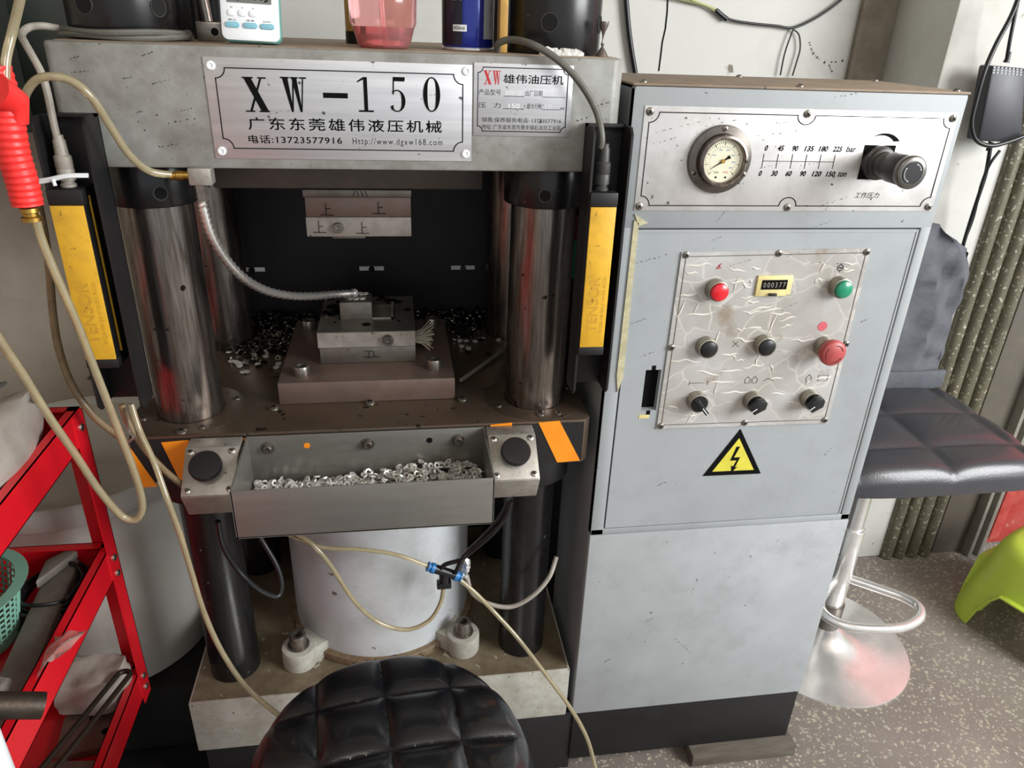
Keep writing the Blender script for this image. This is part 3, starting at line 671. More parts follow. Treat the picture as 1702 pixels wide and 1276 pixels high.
scuffs('scuff_mark',[(118,97,132,93),(236,92,254,86),(252,140,284,131),(226,188,238,184),(280,205,330,196),(262,245,300,238),(980,178,1015,170),(960,200,990,192),(300,185,325,178),(205,130,220,128),(120,120,150,118)],.9498,ink,press,.0014,3)
scuffs('scuff_mark',[(438,192,488,181),(430,232,470,228),(700,165,738,150),(560,150,575,130),(850,185,900,176)],.9486,M('grey_scuff',(84,82,78),.6),press,.0008,4)
# ================================================================= control cabinet
cab=thing('control_cabinet',(.527,1.05,0),'tall pale grey control cabinet with gauge plate and button panel, right of the press','cabinet')
x0,x1=.2965,.7555; yb=1.165
m=MB()
m.box(x0,x0+.002,.9505,yb,.158,1.255); m.box(x1-.002,x1,.9505,yb,.158,1.255); m.box(x0,x1,yb-.002,yb,.158,1.255)
m.box(x0+.002,x1-.002,.966,.968,.158,1.255)
m.build('carcass',paint,cab)
m=MB(); dx0,dx1,dz0,dz1=.320,.7365,.585,1.0785
m.box(x0,x1,.95,.966,dz1+.0015,1.2585,.002); m.box(x0,dx0-.0025,.95,.966,.572,dz1+.003,.001); m.box(dx1+.0035,x1,.95,.966,.572,dz1+.003,.001); m.box(x0,x1,.95,.966,.572,dz0-.002,.001)
m.build('front_frame',paint,cab)
m=MB(); m.box(x0-.001,x1+.001,.9485,.966,.1575,.5715,.0015); m.build('lower_panel',paintlo,cab)
m=MB(); m.box(x0+.002,x1-.001,.951,yb,.0295,.1575,.001); m.build('black_plinth',blackp,cab)
m=MB(); m.box(x0-.003,x1+.002,.949,yb+.002,1.2588,1.262,.001); lid=m.build('lid',topdust,cab)
for xx in (.31,.52,.745):
    for yy in (.962,1.15): screw((xx,yy,1.262),(0,0,1),.005,bolt,lid)
sx0,sx1,sz0,sz1=.356,.380,.801,.869
m=MB()
for q in ((dx0,sx0,dz0,dz1),(sx1,dx1,dz0,dz1),(sx0,sx1,sz1,dz1),(sx0,sx1,dz0,sz0)): m.box(q[0],q[1],.9502,.962,q[2],q[3])
m.box(dx0,dx1,.9495,.9505,dz1-.004,dz1); m.box(dx1-.0025,dx1,.9492,.9502,dz0,dz1)
door=m.build('door',paint,cab)
m=MB(); m.box(sx0-.001,sx1+.001,.9615,.9635,sz0-.008,sz1+.008); m.build('lock_opening',ink,door)
m=MB(); m.box(.365,.371,.9497,.9503,sz1,sz1+.007); m.box(.365,.371,.9497,.9503,sz0-.007,sz0); m.build('lock_notch',ink,door)
m=MB(); m.box(sx0-.002,sx0+.014,.9496,.9502,sz0-.013,sz0-.007); m.build('tape_scrap',cream,door)
m=MB(); m.prism([(.3125,1.092),(.3195,1.088),(.3215,.86),(.3155,.835),(.3115,.862)],'y',.9478,.950); m.prism([(.3125,1.10),(.332,1.088),(.3195,1.084)],'y',.9478,.950); m.build('foam_tape_strip',tan,cab)
# gauge plate
gp=bigplate(.311,.7475,1.1045,1.2360,brushed2,cab,'gauge_plate')
m=MB(); F_=R4(.3185,.7400,1.1115,1.2285,4,.0125)[:-1]
b0=[(.5275+.0125*cos(radians(a)),1.1115+.0115*sin(radians(a))) for a in range(180,-1,-20)]; b1=[(.5305+.0125*cos(radians(a)),1.2285-.0115*sin(radians(a))) for a in range(0,181,20)]
F_=F_[:7]+b0+F_[7:21]+b1+F_[21:]; line(m,F_+[F_[0]],.0011,.9486)
m.build('border_line',ink,gp)
for a,b in ((.318,1.229),(.5305,1.2305),(.7405,1.2290),(.3175,1.1105),(.528,1.1095),(.7405,1.1110)): screw((a,.9488,b),(0,-1,0),.0052,bolt,gp)
m=MB(); YG=.9486
line(m,[(.4805,1.1705),(.5820,1.1705)],.0006,YG)
for k in range(6): x=.4805+.0203*k; line(m,[(x,1.1795),(x,1.1615)],.0006,YG)
m.build('scale_line',ink,gp)
for k,(a,b) in enumerate(zip(('0','45','90','135','180','225'),('0','30','60','90','120','150'))):
    x=.4805+.0203*k; w=.0042*len(a); text(a,x-w/2+.001,1.1835,.0072,YG,ink,gp,w=w,shear=.22,bold=.035)
    w=.0042*len(b); text(b,x-w/2-.0012,1.1510,.0072,YG,ink,gp,w=w,shear=.22,bold=.035)
text('bar',.5960,1.1835,.0076,YG,ink,gp,shear=.22,w=.0135,bold=.02); text('ton',.5915,1.1510,.0070,YG,ink,gp,shear=.22,w=.0125,bold=.02)
text('工作压力',.6235,1.1225,.0080,YG,ink,gp,shear=.25,w=.036)
m=MB(); cxa,cza=.648,1.182
A=[(cxa+.0295*cos(radians(a)),cza+.0265*sin(radians(a))) for a in range(38,133,8)]; B=[(cxa+(.0295-.0075*(132-a)/94)*cos(radians(a)),cza+(.0265-.0075*(132-a)/94)*sin(radians(a))) for a in range(132,44,-8)]
m.prism(A+B,'y',.9484,.9487); m.build('arrow_mark',ink,gp)
# pressure gauge
g=cab
gx,gz=.4185,1.1720
grp=MB(); grp.lathe((gx,.9488,gz),(0,-1,0),[(0,0),(.0430,0),(.0435,.004),(.0425,.006),(.0335,.0075),(.0325,.012),(0,.012)],56)
pg=grp.build('pressure_gauge',M('gauge_flange',(112,106,100),.3,.9,dirt=(64,58,52),amt=.3,scale=20),cab,ang=50)
m=MB(); m.lathe((gx,.9368,gz),(0,-1,0),[(.0325,0),(.0328,.004),(.0318,.0075),(.0290,.0085),(.0275,.0075),(.0268,.002),(.0262,.0)],56); m.build('bezel',chrome,pg,ang=50)
m=MB(); m.cyl((gx,.9368,gz),(gx,.9345,gz),.0268,48); m.build('dial_face',dial,pg)
m=MB(); YD=.9344
for k in range(41):
    a=radians(225-270*k/40); r0=.0225 if k%5 else .0205; line(m,[(gx+r0*cos(a),gz+r0*sin(a)),(gx+.0240*cos(a),gz+.0240*sin(a))],.0003 if k%5 else .0006,YD)
for k in range(27):
    a=radians(225-270*k/26); line(m,[(gx+.0175*cos(a),gz+.0175*sin(a)),(gx+.0185*cos(a),gz+.0185*sin(a))],.0003,YD)
for q in ((-.0065,-.0205),(.0065,-.0205)): m.cyl((gx+q[0],YD,gz+q[1]),(gx+q[0],YD-.0003,gz+q[1]),.0013,12)
m.build('dial_ticks',ink,pg)
for s,a in (('100',150),('200',110),('300',70),('400',30),('500',-5),('600',-35)):
    a=radians(a); text(s,gx+.0145*cos(a)-.0025,gz+.0145*sin(a)-.001,.0021,YD,bluecl,pg,w=.0048)
text('kPa',gx-.0095,gz-.0155,.0026,YD,ink,pg,w=.006); text('PSI',gx+.003,gz-.0155,.0026,YD,redink,pg,w=.006)
m=MB(); a=radians(213); u=Vector((cos(a),sin(a))); n=Vector((-u.y,u.x)); c=Vector((gx,gz))
m.prism([tuple(c+n*.0009),tuple(c+u*.0205),tuple(c-n*.0009),tuple(c-u*.006-n*.0009),tuple(c-u*.0105-n*.0025),tuple(c-u*.0105+n*.0025),tuple(c-u*.006+n*.0009)],'y',.9333,.9338); m.build('needle',ink,pg)
m=MB(); m.cyl((gx,.9338,gz),(gx,.9325,gz),.0027,16); m.build('needle_hub',brass,pg)
for q in ((0,.0385),(-.0345,-.018),(.0345,-.018)): screw((gx+q[0],.9425,gz+q[1]),(0,-1,0),.0040,bolt,pg)
# pressure valve
vx,vz=.6445,1.1705
m=MB(); m.box(vx-.0225,vx+.0225,.9478,.9490,vz-.0225,vz+.0225); m.build('valve_backplate',ink,gp)
m=MB(); m.lathe((vx,.9478,vz),(0,-1,0),[(0,0),(.0225,0),(.0225,.006),(.0195,.008),(.0195,.014),(.0165,.015),(.0155,.033),(.0150,.034),(0,.034)],40)
vk=m.build('pressure_valve_knob',M('valve_body',(66,64,62),.42,.6,dirt=(98,92,84),amt=.25,scale=30),cab,ang=50)
m=MB(); m.lathe((vx,.9138,vz),(0,-1,0),[(0,0),(.0182,0),(.0192,.002),(.0192,.032),(.018,.034),(0,.034)],36)
for k in range(0):
    a=2*pi*k/28; m.box(vx+.0190*cos(a)-.0009,vx+.0190*cos(a)+.0009,.884,.911,vz+.0190*sin(a)-.0009,vz+.0190*sin(a)+.0009)
m.build('knob_grip',M('knob_grip_metal',(58,56,56),.4,.5),vk,ang=50)
m=MB(); m.lathe((vx,.8800,vz),(0,-1,0),[(0,0),(.0202,0),(.0208,.002),(.0208,.007),(.0190,.009),(.0142,.0092),(.0138,.0085),(0,.0085)],40); m.build('knob_ring',M('knob_ring_metal',(112,110,106),.3,.8),vk,ang=50)
m=MB(); m.cyl((vx,.8716,vz),(vx,.8704,vz),.0132,32); cap=m.build('knob_cap',blackpl,vk)
m=MB()
for a0,a1 in ((150,250),(20,75)):
    line(m,[(vx+.0112*cos(radians(a)),vz+.0112*sin(radians(a))) for a in range(a0,a1+1,10)],.0011,.8703)
m.build('knob_marking',whitepl,vk)
# button panel
bp=MB(); bp.prism([(.3855,1.0475),(.668,1.0520),(.6695,.7665),(.3840,.7690)],'y',.9480,.9500); bp=bp.build('button_panel',tapem,cab)
m=MB(); line(m,[(.3925,1.0415),(.6620,1.0455),(.6625,.7735),(.3910,.7760),(.3925,1.0415)],.0009,.9478); m.build('border_line',M('faded_line',(84,74,64),.6),bp)
for a,b in ((.3920,1.0440),(.5285,1.0455),(.6625,1.0465),(.3895,.9055),(.6665,.9040),(.3900,.7745),(.5270,.7740),(.6625,.7730)): screw((a,.9478,b),(0,-1,0),.0050,bolt,bp)
# raised tape wrinkles
m=MB(); rr=random.Random(3)
for k in range(60):
    a=rr.uniform(.395,.655); b=rr.uniform(.782,1.036); L=rr.uniform(.012,.05); t=rr.choice((0,0,.2,-.15,1.4,.1,2.0)) + rr.uniform(-.2,.2); pp=[]
    for j in range(5): pp.append(Vector((a+cos(t)*L*(j/4-.5)+rr.uniform(-.0016,.0016),.9478,b+sin(t)*L*(j/4-.5)*.8+rr.uniform(-.0022,.0022))))
    if all(.388<p.x<.666 and .772<p.z<1.046 for p in pp): m.tube(spline(pp,3),lambda s: .0011*sin(pi*s)+.0001,5)
w=m.build('tape_wrinkles',M('wrinkled_tape',(222,216,206),.22,coat=.4,var=.02),bp); w['kind']='stuff'
def pbtn(x,z,kind):
    base=Vector((x,.9478,z))
    m=MB(); m.lathe(base,(0,-1,0),[(0,0),(.0155,0),(.0158,.004),(.0150,.010),(.0148,.0135),(.0132,.014),(.0128,.012),(0,.012)],32)
    nm={'red':'push_button','green':'push_button','black':'push_button','stop':'stop_button','sel':'selector_switch'}[kind]
    b=m.build(nm,M('button_bezel',(150,146,134),.38,.7,dirt=(96,86,66),amt=.3,scale=50) if 'button_bezel' not in MATS else MATS['button_bezel'],cab,ang=50)
    c=MB()
    if kind in('red','green','black'):
        c.lathe((x,.9478-.012,z),(0,-1,0),[(0,0),(.0125,0),(.0125,.003 if kind=='black' else .006),(.0115,.004 if kind=='black' else .007),(0,.0042 if kind=='black' else .0074)],32); c.build('button_cap',{'red':redbtn,'green':green,'black':blackpl}[kind],b,ang=50)
    elif kind=='stop':
        c.lathe((x,.9478-.012,z),(0,-1,0),[(0,0),(.0135,0),(.0145,.006),(.0185,.008),(.0200,.012),(.0198,.018),(.0175,.0208),(0,.0215)],40); cp=c.build('mushroom_cap',esred,b,ang=50)
        q=MB(); Yq=.9478-.012-.0213
        for a0 in (20,140,260): line(q,[(x+.0135*cos(radians(a)),z+.0135*sin(radians(a))) for a in range(a0,a0+71,10)],.0008,Yq)
        q.build('rotation_arrows',M('dark_red_print',(90,36,34),.6),b)
    else:
        c.lathe((x,.9478-.012,z),(0,-1,0),[(0,0),(.0125,0),(.0122,.003),(0,.0035)],28)
        c.build('knob_disc',blackpl,b)
    return b
pbtn(.4425,.9945,'red'); pbtn(.6305,.9960,'green'); pbtn(.4415,.9070,'black'); pbtn(.5315,.9075,'black'); pbtn(.6290,.9020,'stop')
for x,z,a in ((.4405,.8175,-50),(.5320,.8140,-142),(.6260,.8140,-140)):
    b=pbtn(x,z,'sel'); c=MB(); u=Matrix.Translation((x,.9320,z))@Matrix.Rotation(radians(-a),4,'Y')
    if a==-50: c.box(-.013,.017,-.0100,.003,-.0030,.0030,.0012,mtx=u)
    else: c.prism([(-.0135,-.0035),(-.0135,.0035),(-.006,.0105),(.0125,.0075),(.0135,-.0065),(-.004,-.0105)],'y',-.010,.003,.0010,mtx=u)
    c.build('lever',blackpl,b); c=MB(); 
    if a==-50: c.box(.002,.0165,-.0104,-.0099,-.0006,.0006,mtx=u)
    else: c.box(.004,.0133,-.0104,-.0099,-.0006,.0006,mtx=u)
    c.build('white_pointer',whitepl,b)
# counter
m=MB(); m.prism([(.503,.983),(.551,.983),(.551,.985),(.5565,.985),(.5565,1.0135),(.503,1.0135)],'y',.9445,.948,.0008); cn=m.build('counter',cream,cab)
m=MB(); m.box(.510,.5485,.9438,.9448,.9935,1.0075); m.build('counter_window',ink,cn)
text('000377',.5125,.9965,.0075,.9436,lgrey,cn,x1=.546,space=1.4)
m=MB(); m.box(.5225,.5345,.9405,.9446,.9845,.9880,.0006); m.build('reset_lever',blackpl,cn)
# faded symbols
YS=.9477
fr=bp
m=MB(); line(m,[(.440,1.024),(.443,1.029),(.446,1.031)],.001,YS); line(m,[(.440,1.024),(.445,1.025),(.443,1.029)],.001,YS); m.build('symbol',redink,fr)
m=MB(); line(m,[(.6275+.0045*cos(radians(a)),1.0235+.0045*sin(radians(a))) for a in range(0,361,30)],.0007,YS); line(m,[(.6275,1.017),(.6275,1.0195)],.0007,YS); line(m,[(.6275,1.0275),(.6275,1.030)],.0007,YS); line(m,[(.625,1.0225),(.630,1.0245)],.0007,YS); line(m,[(.6255,1.025),(.6295,1.022)],.0007,YS); m.build('symbol',ink,fr)
m=MB(); m.cyl((.621,.9478,.9335),(.621,.9476,.9335),.0075,20); line(m,[(.613,.9335),(.629,.9335)],.001,YS); m.build('symbol',M('faded_red',(186,84,96),.6),fr)
m=MB()
for cx in (.5185,.5300,.6185): line(m,[(cx-.0035,.8430),(cx+.0035,.8430),(cx+.0045,.8490),(cx,.8540),(cx-.0045,.8490),(cx-.0035,.8430)],.0006,YS)
line(m,[(.634,.843),(.650,.843),(.650,.852),(.634,.852),(.634,.843)],.0006,YS); line(m,[(.545,.846),(.552,.850),(.560,.846)],.0008,YS); line(m,[(.426,.846),(.448,.846)],.0007,YS); line(m,[(.426,.843),(.426,.849)],.0007,YS); line(m,[(.455,.843),(.455,.849)],.0007,YS)
line(m,[(.484,.904),(.492,.9125)],.0007,YS); line(m,[(.484,.9125),(.494,.904)],.0007,YS)
m.build('symbol',M('faded_ink',(92,86,78),.6),fr)['kind']='stuff'
# warning triangle
T=[at(1229,712,Y=.9495),at(1167,790,Y=.9495),at(1264,788,Y=.9495)]; T=[(p.x,p.z) for p in T]; T[0]=(.5235,.7615); T[1]=(.4745,.6775); T[2]=(.5735,.6765)
m=MB(); m.prism(T,'y',.9488,.9502); wt=m.build('warning_triangle',ink,cab)
cc_=[(sum(p[0] for p in T)/3),(sum(p[1] for p in T)/3)]
m=MB(); m.prism([(cc_[0]+(p[0]-cc_[0])*.72,cc_[1]+(p[1]-cc_[1])*.72) for p in T],'y',.9485,.9488); m.build('yellow_field',M('sign_yellow',(206,196,66),.5,dirt=(180,176,90),amt=.3,scale=30),wt)
cx,cz=cc_[0]+.001,cc_[1]-.001
m=MB(); m.prism([(cx-.003,cz+.026),(cx+.003,cz+.026),(cx-.004,cz+.006),(cx+.0065,cz+.006),(cx+.0008,cz-.013),(cx+.005,cz-.0115),(cx-.004,cz-.023),(cx-.006,cz-.009),(cx-.0025,cz-.011),(cx+.0015,cz+.0005),(cx-.0095,cz+.0005)],'y',.9482,.9485); m.build('lightning_bolt',ink,wt)
m=MB(); q=[at(1148,1247,Z=.014),at(1310,1233,Z=.014)]
m.box(.545,.765,.925,1.15,.0,.0295,.002); tag(m.build('wooden_board',woodg),'weathered wooden board lying under the right corner of the grey cabinet','board')
m=MB(); m.box(-.46,.12,.82,.950,.0,.022,.002); tag(m.build('grey_floor_board',woodg),'grey board lying on the floor in front of the press base','board')
# ================================================================= things on the beam
ZB=1.2893
t=thing('digital_timer',(-.163,1.0,ZB),'white digital kitchen timer with blue keys standing on the press beam','timer')
tl=Matrix.Translation((-.161,.985,ZB+.0018))@Matrix.Rotation(radians(-9),4,'X')@Matrix.Rotation(radians(1.5),4,'Y')@Matrix.Scale(.88,4)
def rrect(x0,x1,z0,z1,r,n=5):
    o=[]
    for cx,cz,a0 in ((x1-r,z1-r,0),(x0+r,z1-r,90),(x0+r,z0+r,180),(x1-r,z0+r,270)):
        o+=[(cx+r*cos(radians(a0+90*i/n)),cz+r*sin(radians(a0+90*i/n))) for i in range(n+1)]
    return o
m=MB(); m.prism(rrect(-.0375,.0375,0,.085,.009),'y',-.004,.010,.001,mtx=tl); m.build('back_shell',teal,t)
m=MB(); m.prism(rrect(-.0365,.0365,.0015,.084,.008),'y',-.008,-.004,.0008,mtx=tl); m.build('front_shell',whitepl,t)
m=MB(); m.prism(rrect(-.028,.028,.046,.072,.001),'y',-.0085,-.0078,mtx=tl); m.build('display',lcd,t)
m=MB(); seg={'0':'abcdef','1':'bc','4':'fgbc','7':'abc','3':'abgcd'}
S={'a':((0,1),(1,1)),'b':((1,1),(1,.5)),'c':((1,.5),(1,0)),'d':((0,0),(1,0)),'e':((0,.5),(0,0)),'f':((0,1),(0,.5)),'g':((0,.5),(1,.5))}
xx=-.024
def seg_line(m,a,b,t,Y):
    a=Vector(a); b=Vector(b); d=(b-a).normalized(); n=Vector((-d.y,d.x))*t/2
    m.prism([tuple(a-n+d*t*.3),tuple(b-n-d*t*.3),tuple(b+n-d*t*.3),tuple(a+n+d*t*.3)],'y',Y-.0002,Y,mtx=tl)
for ch in '10:4743':
    if ch==':': m.box(xx-.001,xx+.0006,-.0088,-.0085,.0545,.0562,mtx=tl); xx+=.0035; continue
    for k in seg[ch]:
        (a,b),(c,d)=S[k]; seg_line(m,(xx+a*.0045,.0495+b*.018),(xx+c*.0045,.0495+d*.018),.0018,-.0086)
    xx+=.0078
m.build('display_digits',ink,t)
for x,lb in ((-.0225,'停止'),(0,'清零'),(.0215,'启动/停止')):
    m=MB(); m.prism(rrect(x-.009,x+.009,.0160,.0230,.0034),'y',-.0098,-.0078,.0006,mtx=tl); m.build('blue_key',bluebt,t)
    fn=lambda u,v: tl@Vector((x-.0055+u,-.0082,.0243+v)); text(lb,0,0,.0022,0,ink,t,w=.011,fn=fn)
for x,lb in ((-.0225,'时'),(-.009,'分'),(.0045,'秒')):
    m=MB(); m.prism(rrect(x-.0055,x+.0055,.0300,.0375,.0034),'y',-.0092,-.0078,.0005,mtx=tl); m.build('white_key',whitepl,t)
    fn=lambda u,v: tl@Vector((x-.001+u,-.0082,.0392+v)); text(lb,0,0,.0020,0,ink,t,w=.002,fn=fn)
# pink bottle
bx,by=-.0095,1.02
b=thing('pink_bottle',(bx,by,ZB),'translucent pink plastic bottle half full of pink liquid, standing on the beam','bottle')
pr=[(0,0),(.028,0),(.032,.003),(.0375,.022),(.0405,.028),(.0415,.055),(.038,.095),(.030,.12),(.018,.135),(.018,.15),(0,.15)]
m=MB(); m.lathe((bx,by,ZB+.0003),(0,0,1),pr,40); m.build('bottle_body',pink,b,ang=60)
m=MB(); m.lathe((bx,by,ZB+.0022),(0,0,1),[(0,0),(.0268,0),(.0304,.003),(.0355,.020),(.0358,.022),(0,.022)],40); m.build('liquid',pinkliq,b,ang=60)
m=MB(); m.tube([(bx+.002,by,ZB+.004),(bx-.002,by,ZB+.08),(bx-.004,by,ZB+.14)],.0022,8); m.build('dip_tube',pink,b)
# can with gold label behind bottle
def can(x,y,r,h,label,name,parts,cat='can'):
    c=thing(name,(x,y,ZB),label,cat)
    for nm,mt,pf in parts:
        m=MB(); m.lathe((x,y,ZB),(0,0,1),pf,44); m.build(nm,mt,c,ang=50)
    return c
can(-.036,1.17,.028,.16,'gold and black spray can standing behind the pink bottle','spray_can',[('base',blackpl,[(0,0),(.0275,0),(.028,.002),(.028,.016),(0,.016)]),('body',gold,[(0,.016),(.0276,.016),(.0276,.15),(.015,.165),(0,.165)])])
c=can(.097,1.045,.034,.15,'blue and navy spray can standing on the beam','spray_can',[('base_rim',bright,[(0,0),(.032,0),(.0338,.001),(.0338,.003),(.0325,.004),(0,.004)]),('body',bluecan,[(0,.004),(.0322,.004),(.0332,.007),(.0332,.14),(.02,.155),(0,.155)])])
def wrap(a0,a1,z0,z1,r,mt,nm,par,cx=.097,cy=1.045,n=14):
    b=bmesh.new(); V=[]
    for rr,zz in ((r,z0),(r,z1)): V.append([b.verts.new((cx+rr*cos(radians(a0+(a1-a0)*i/n)),cy+rr*sin(radians(a0+(a1-a0)*i/n)),ZB+zz)) for i in range(n+1)])
    for i in range(n): b.faces.new((V[0][i],V[0][i+1],V[1][i+1],V[1][i]))
    return obj(nm,b,mt,par,60)
wrap(180,252,.0065,.139,.0334,navy,'navy_label',c); wrap(300,338,.014,.139,.0335,greybox,'info_label',c)
wrap(231,262,.022,.0295,.0337,whitepl,'volume_label',c)
fn=lambda u,v: Vector((.097+.0341*cos(radians(233)+u/.034),1.045+.0341*sin(radians(233)+u/.034),ZB+.0238+v))
text('450ml',0,0,.0042,0,ink,c,w=.0145,fn=fn)
fn=lambda u,v: Vector((.097+.0341*cos(radians(228)+u/.034),1.045+.0341*sin(radians(228)+u/.034),ZB+.056+v))
text('湿气',0,0,.0065,0,whitepl,c,w=.013,fn=fn)
for k in range(7):
    fn=lambda u,v: Vector((.097+.0341*cos(radians(318)+v/.034),1.045+.0341*sin(radians(318)+v/.034),ZB+.025+.016*k+u))
    text('气体说明',0,0,.0025,0,ink,c,w=.012,fn=fn)
m=MB(); m.box(.1305,.1405,.990,1.015,ZB,ZB+.17,.001); tag(m.build('cardboard_box',gold),'narrow kraft cardboard box standing between blue can and right black nut','box')
m=MB(); m.lathe((.256,.972,1.2885),(0,0,1),[(0,0),(.0075,0),(.0078,.0015),(.0055,.006),(.003,.0095),(.0012,.012),(.0022,.015),(.0010,.018),(.0012,.024),(.0026,.029),(.0056,.036),(.0058,.040),(0,.039)],20); tag(m.build('metal_figurine',bolt),'tiny metal goblet shaped ornament on the right end of the beam','ornament')
m=MB(); rr=random.Random(5)
for k in range(7):
    s=bmesh.new(); bmesh.ops.create_icosphere(s,subdivisions=2,radius=.008)
    for v in s.verts: v.co=Vector((v.co.x*1.3+.205+(k-3)*.006,v.co.y*.6+.970,max(0,v.co.z)*rr.uniform(.6,1.3)+1.289))+Vector((rr.uniform(-1,1),rr.uniform(-1,1),0))*.0008
    m._merge(s)
tag(m.build('white_putty',putty),'white crumbly putty lump at the foot of the right black nut','putty')
# fitting and hose between left nut and timer
f=thing('hose_fitting',(-.222,1.06,ZB),'steel elbow fitting with braided hose between left nut and timer','fitting')
m=MB(); m.box(-.236,-.206,1.045,1.075,ZB,ZB+.022,.002); m.build('fitting_block',bolt,f)
m=MB(); m.lathe((-.214,1.0449,ZB+.011),(0,-1,0),[(0,0),(.0045,0),(.0045,.0004),(0,.0004)],16); m.build('hole',ink,f)
m=MB(); m.cyl((-.224,1.06,ZB+.022),(-.226,1.06,ZB+.045),.0065,12); m.tube(spline([(-.226,1.06,ZB+.045),(-.230,1.06,ZB+.10),(-.24,1.06,ZB+.16)],14),.006,12,rib=.8); m.build('braided_hose',bolt,f)
m=MB(); m.cyl((-.228,1.13,ZB),(-.228,1.13,ZB+.13),.03,28); tag(m.build('black_canister',blackox),'black round canister behind the elbow fitting on the beam','canister')
# cable coil around the left nut
m=MB(); pts=[]
for i in range(44):
    a=2*pi*i/21; r=.0675+.002*sin(i*.7); pts.append((-.312+r*cos(a)*1.02,1.03+r*sin(a),ZB+.004+.0045*(i>21)+.001*sin(i)))
m.tube(spline(pts,3),.0036,8); tag(m.build('cable_coil',greypl),'grey cable coiled round the foot of the left black nut','cable')
# ================================================================= coolant pipe
fl=thing('coolant_hose',(-.236,.97,1.1),'shiny segmented metal gooseneck hose reaching from the beam to the die','hose')
m=MB(); p=at(333,292,Y=.94); m.box(p.x-.013,p.x+.013,.935,.957,1.136,1.156,.0015); m.build('manifold_block',alu,fl)
m=MB(); q=at(333,308,Y=.944); m.cyl((q.x,.945,1.137),(q.x+.001,.945,1.118),.0085,6); m.build('hex_nut',bolt,fl)
m=MB(); pts=pix([(334,320,.945),(339,352,.945),(352,392,.95),(375,430,.965),(405,462,.985),(440,482,1.02),(480,491,1.06),(520,492,1.10),(555,489,1.13),(588,487,1.15)],9)
pts[0]=Vector((q.x+.001,.945,1.119)); m.tube(pts,.0068,14,rib=.72); m.build('gooseneck',gooseneckm,fl,ang=70)
m=MB(); e=pts[-1]; d=(pts[-1]-pts[-4]).normalized(); m.lathe(e-d*.002,d,[(0,0),(.0068,0),(.0072,.004),(.006,.007),(0,.008)],16); m.build('nozzle_tip',bright,fl)
m=MB(); a=at(285,292,Y=.945); b=Vector((p.x-.012,.946,1.146)); m.tube([a,(a+b)/2,b],.005,12); m.lathe(a,(b-a),[(0,-.004),(.0035,-.004),(.0056,0),(.0035,.004),(.0058,.006),(.0058,.014),(0,.014)],14); m.build('hose_barb',brass,fl)
def hose(pts,r,mat,label,name='air_hose',cat='hose',k=8,group=None):
    m=MB(); m.tube(pix(pts,k),r,12); return tag(m.build(name,mat,ang=60),label,cat,group)
hose([(38,225,.93),(37,190,.90),(42,158,.88),(60,133,.875),(88,127,.875),(120,135,.88),(152,162,.885),(185,212,.90),(215,257,.915),(248,284,.93),(286,291,.945)],0.0043,hosem,'clear yellowed hose looping over the left bracket down to the brass barb')
hose([(36,-20,.80),(32,5,.80),(20,55,.80),(10,100,.79),(9,150,.78)],.0042,hosem,'clear hose coming down from above into the red air gun')
hose([(57,352,.80),(68,395,.80),(92,455,.80),(125,530,.80),(160,620,.80),(195,710,.80),(220,775,.80),(234,820,.80),(236,848,.80),(224,864,.80),(200,855,.80),(165,815,.79),(125,755,.78),(80,690,.77),(40,625,.76),(0,565,.75),(-40,500,.74)],.0043,hosem,'long clear hose from the red air gun, sagging in a loop across the red cart')
hose([(62,330,.96),(74,390,.96),(82,450,.965),(88,520,.97),(98,580,.97),(120,640,.97),(155,690,.97),(195,724,.98)],.0048,hosebr,'brownish hose hanging beside the wall behind the left light bar')
hose([(202,672,.86),(212,700,.86),(238,742,.86),(270,778,.86),(303,806,.89)],.0040,hosebr,'brown hose ending at the left palm-button box')
hose([(218,672,.87),(232,715,.86),(256,768,.84),(280,835,.82),(300,890,.82),(318,950,.82),(340,1020,.82),(370,1085,.82),(410,1142,.82),(466,1190,.80),(520,1230,.8)],.0038,hosem,'clear hose falling past the left palm-button box to the stool')
m=MB(); m.tube(pix([(208,678,.855),(214,715,.855),(222,726,.85),(212,738,.85)],5),.0015,6); tag(m.build('steel_wire_end',screwm),'short bent steel wire end among the hoses left of the table','wire')
# tee with hoses in front of the ram cylinder
hose([(470,884,.975),(500,897,.965),(540,910,.96),(600,913,.96),(660,922,.96),(718,943,.96)],.0035,hosem,'pale air hose running right into the blue ringed tee fitting')
hose([(488,885,.965),(520,905,.955),(550,940,.95),(590,1000,.95),(630,1034,.95),(675,1046,.95),(712,1032,.95),(732,1002,.955),(738,970,.96)],.0036,hosem,'pale air hose sagging in a U below the tee fitting')
hose([(757,957,.96),(790,985,.95),(826,1022,.94),(862,1062,.92),(905,1118,.90),(945,1172,.88),(975,1225,.86),(992,1285,.84)],.0037,hosem,'pale air hose falling from the tee fitting to the floor on the right')
t=thing('tee_fitting',tuple(at(738,955,Y=.957)),'black push-in tee fitting with blue collars in front of the ram cylinder','fitting')
a=at(720,944,Y=.96); b=at(757,956,Y=.96); c=at(738,972,Y=.96); mid=(a+b)/2
m=MB(); m.tube([a,mid,b],.0078,14); m.tube([mid,c],.0085,14); m.box(c.x-.012,c.x+.012,.952,.966,c.z-.003,c.z+.009,.002); m.build('tee_body',blackpl,t)
for q,d in ((a,(a-mid)),(b,(b-mid))):
    m=MB(); m.lathe(q,d,[(0,-.002),(.0088,-.002),(.0088,.004),(.0065,.005),(.0065,.007),(.0082,.008),(.0082,.010),(0,.010)],18); m.build('release_collar',bluecl,t)
hose([(850,832,.93),(838,862,.93),(815,890,.93),(785,915,.94),(765,930,.95),(740,938,.955),(728,950,.96)],.0038,blackpl,'black cable from the right palm-button box to the tee fitting','control_cable','cable')
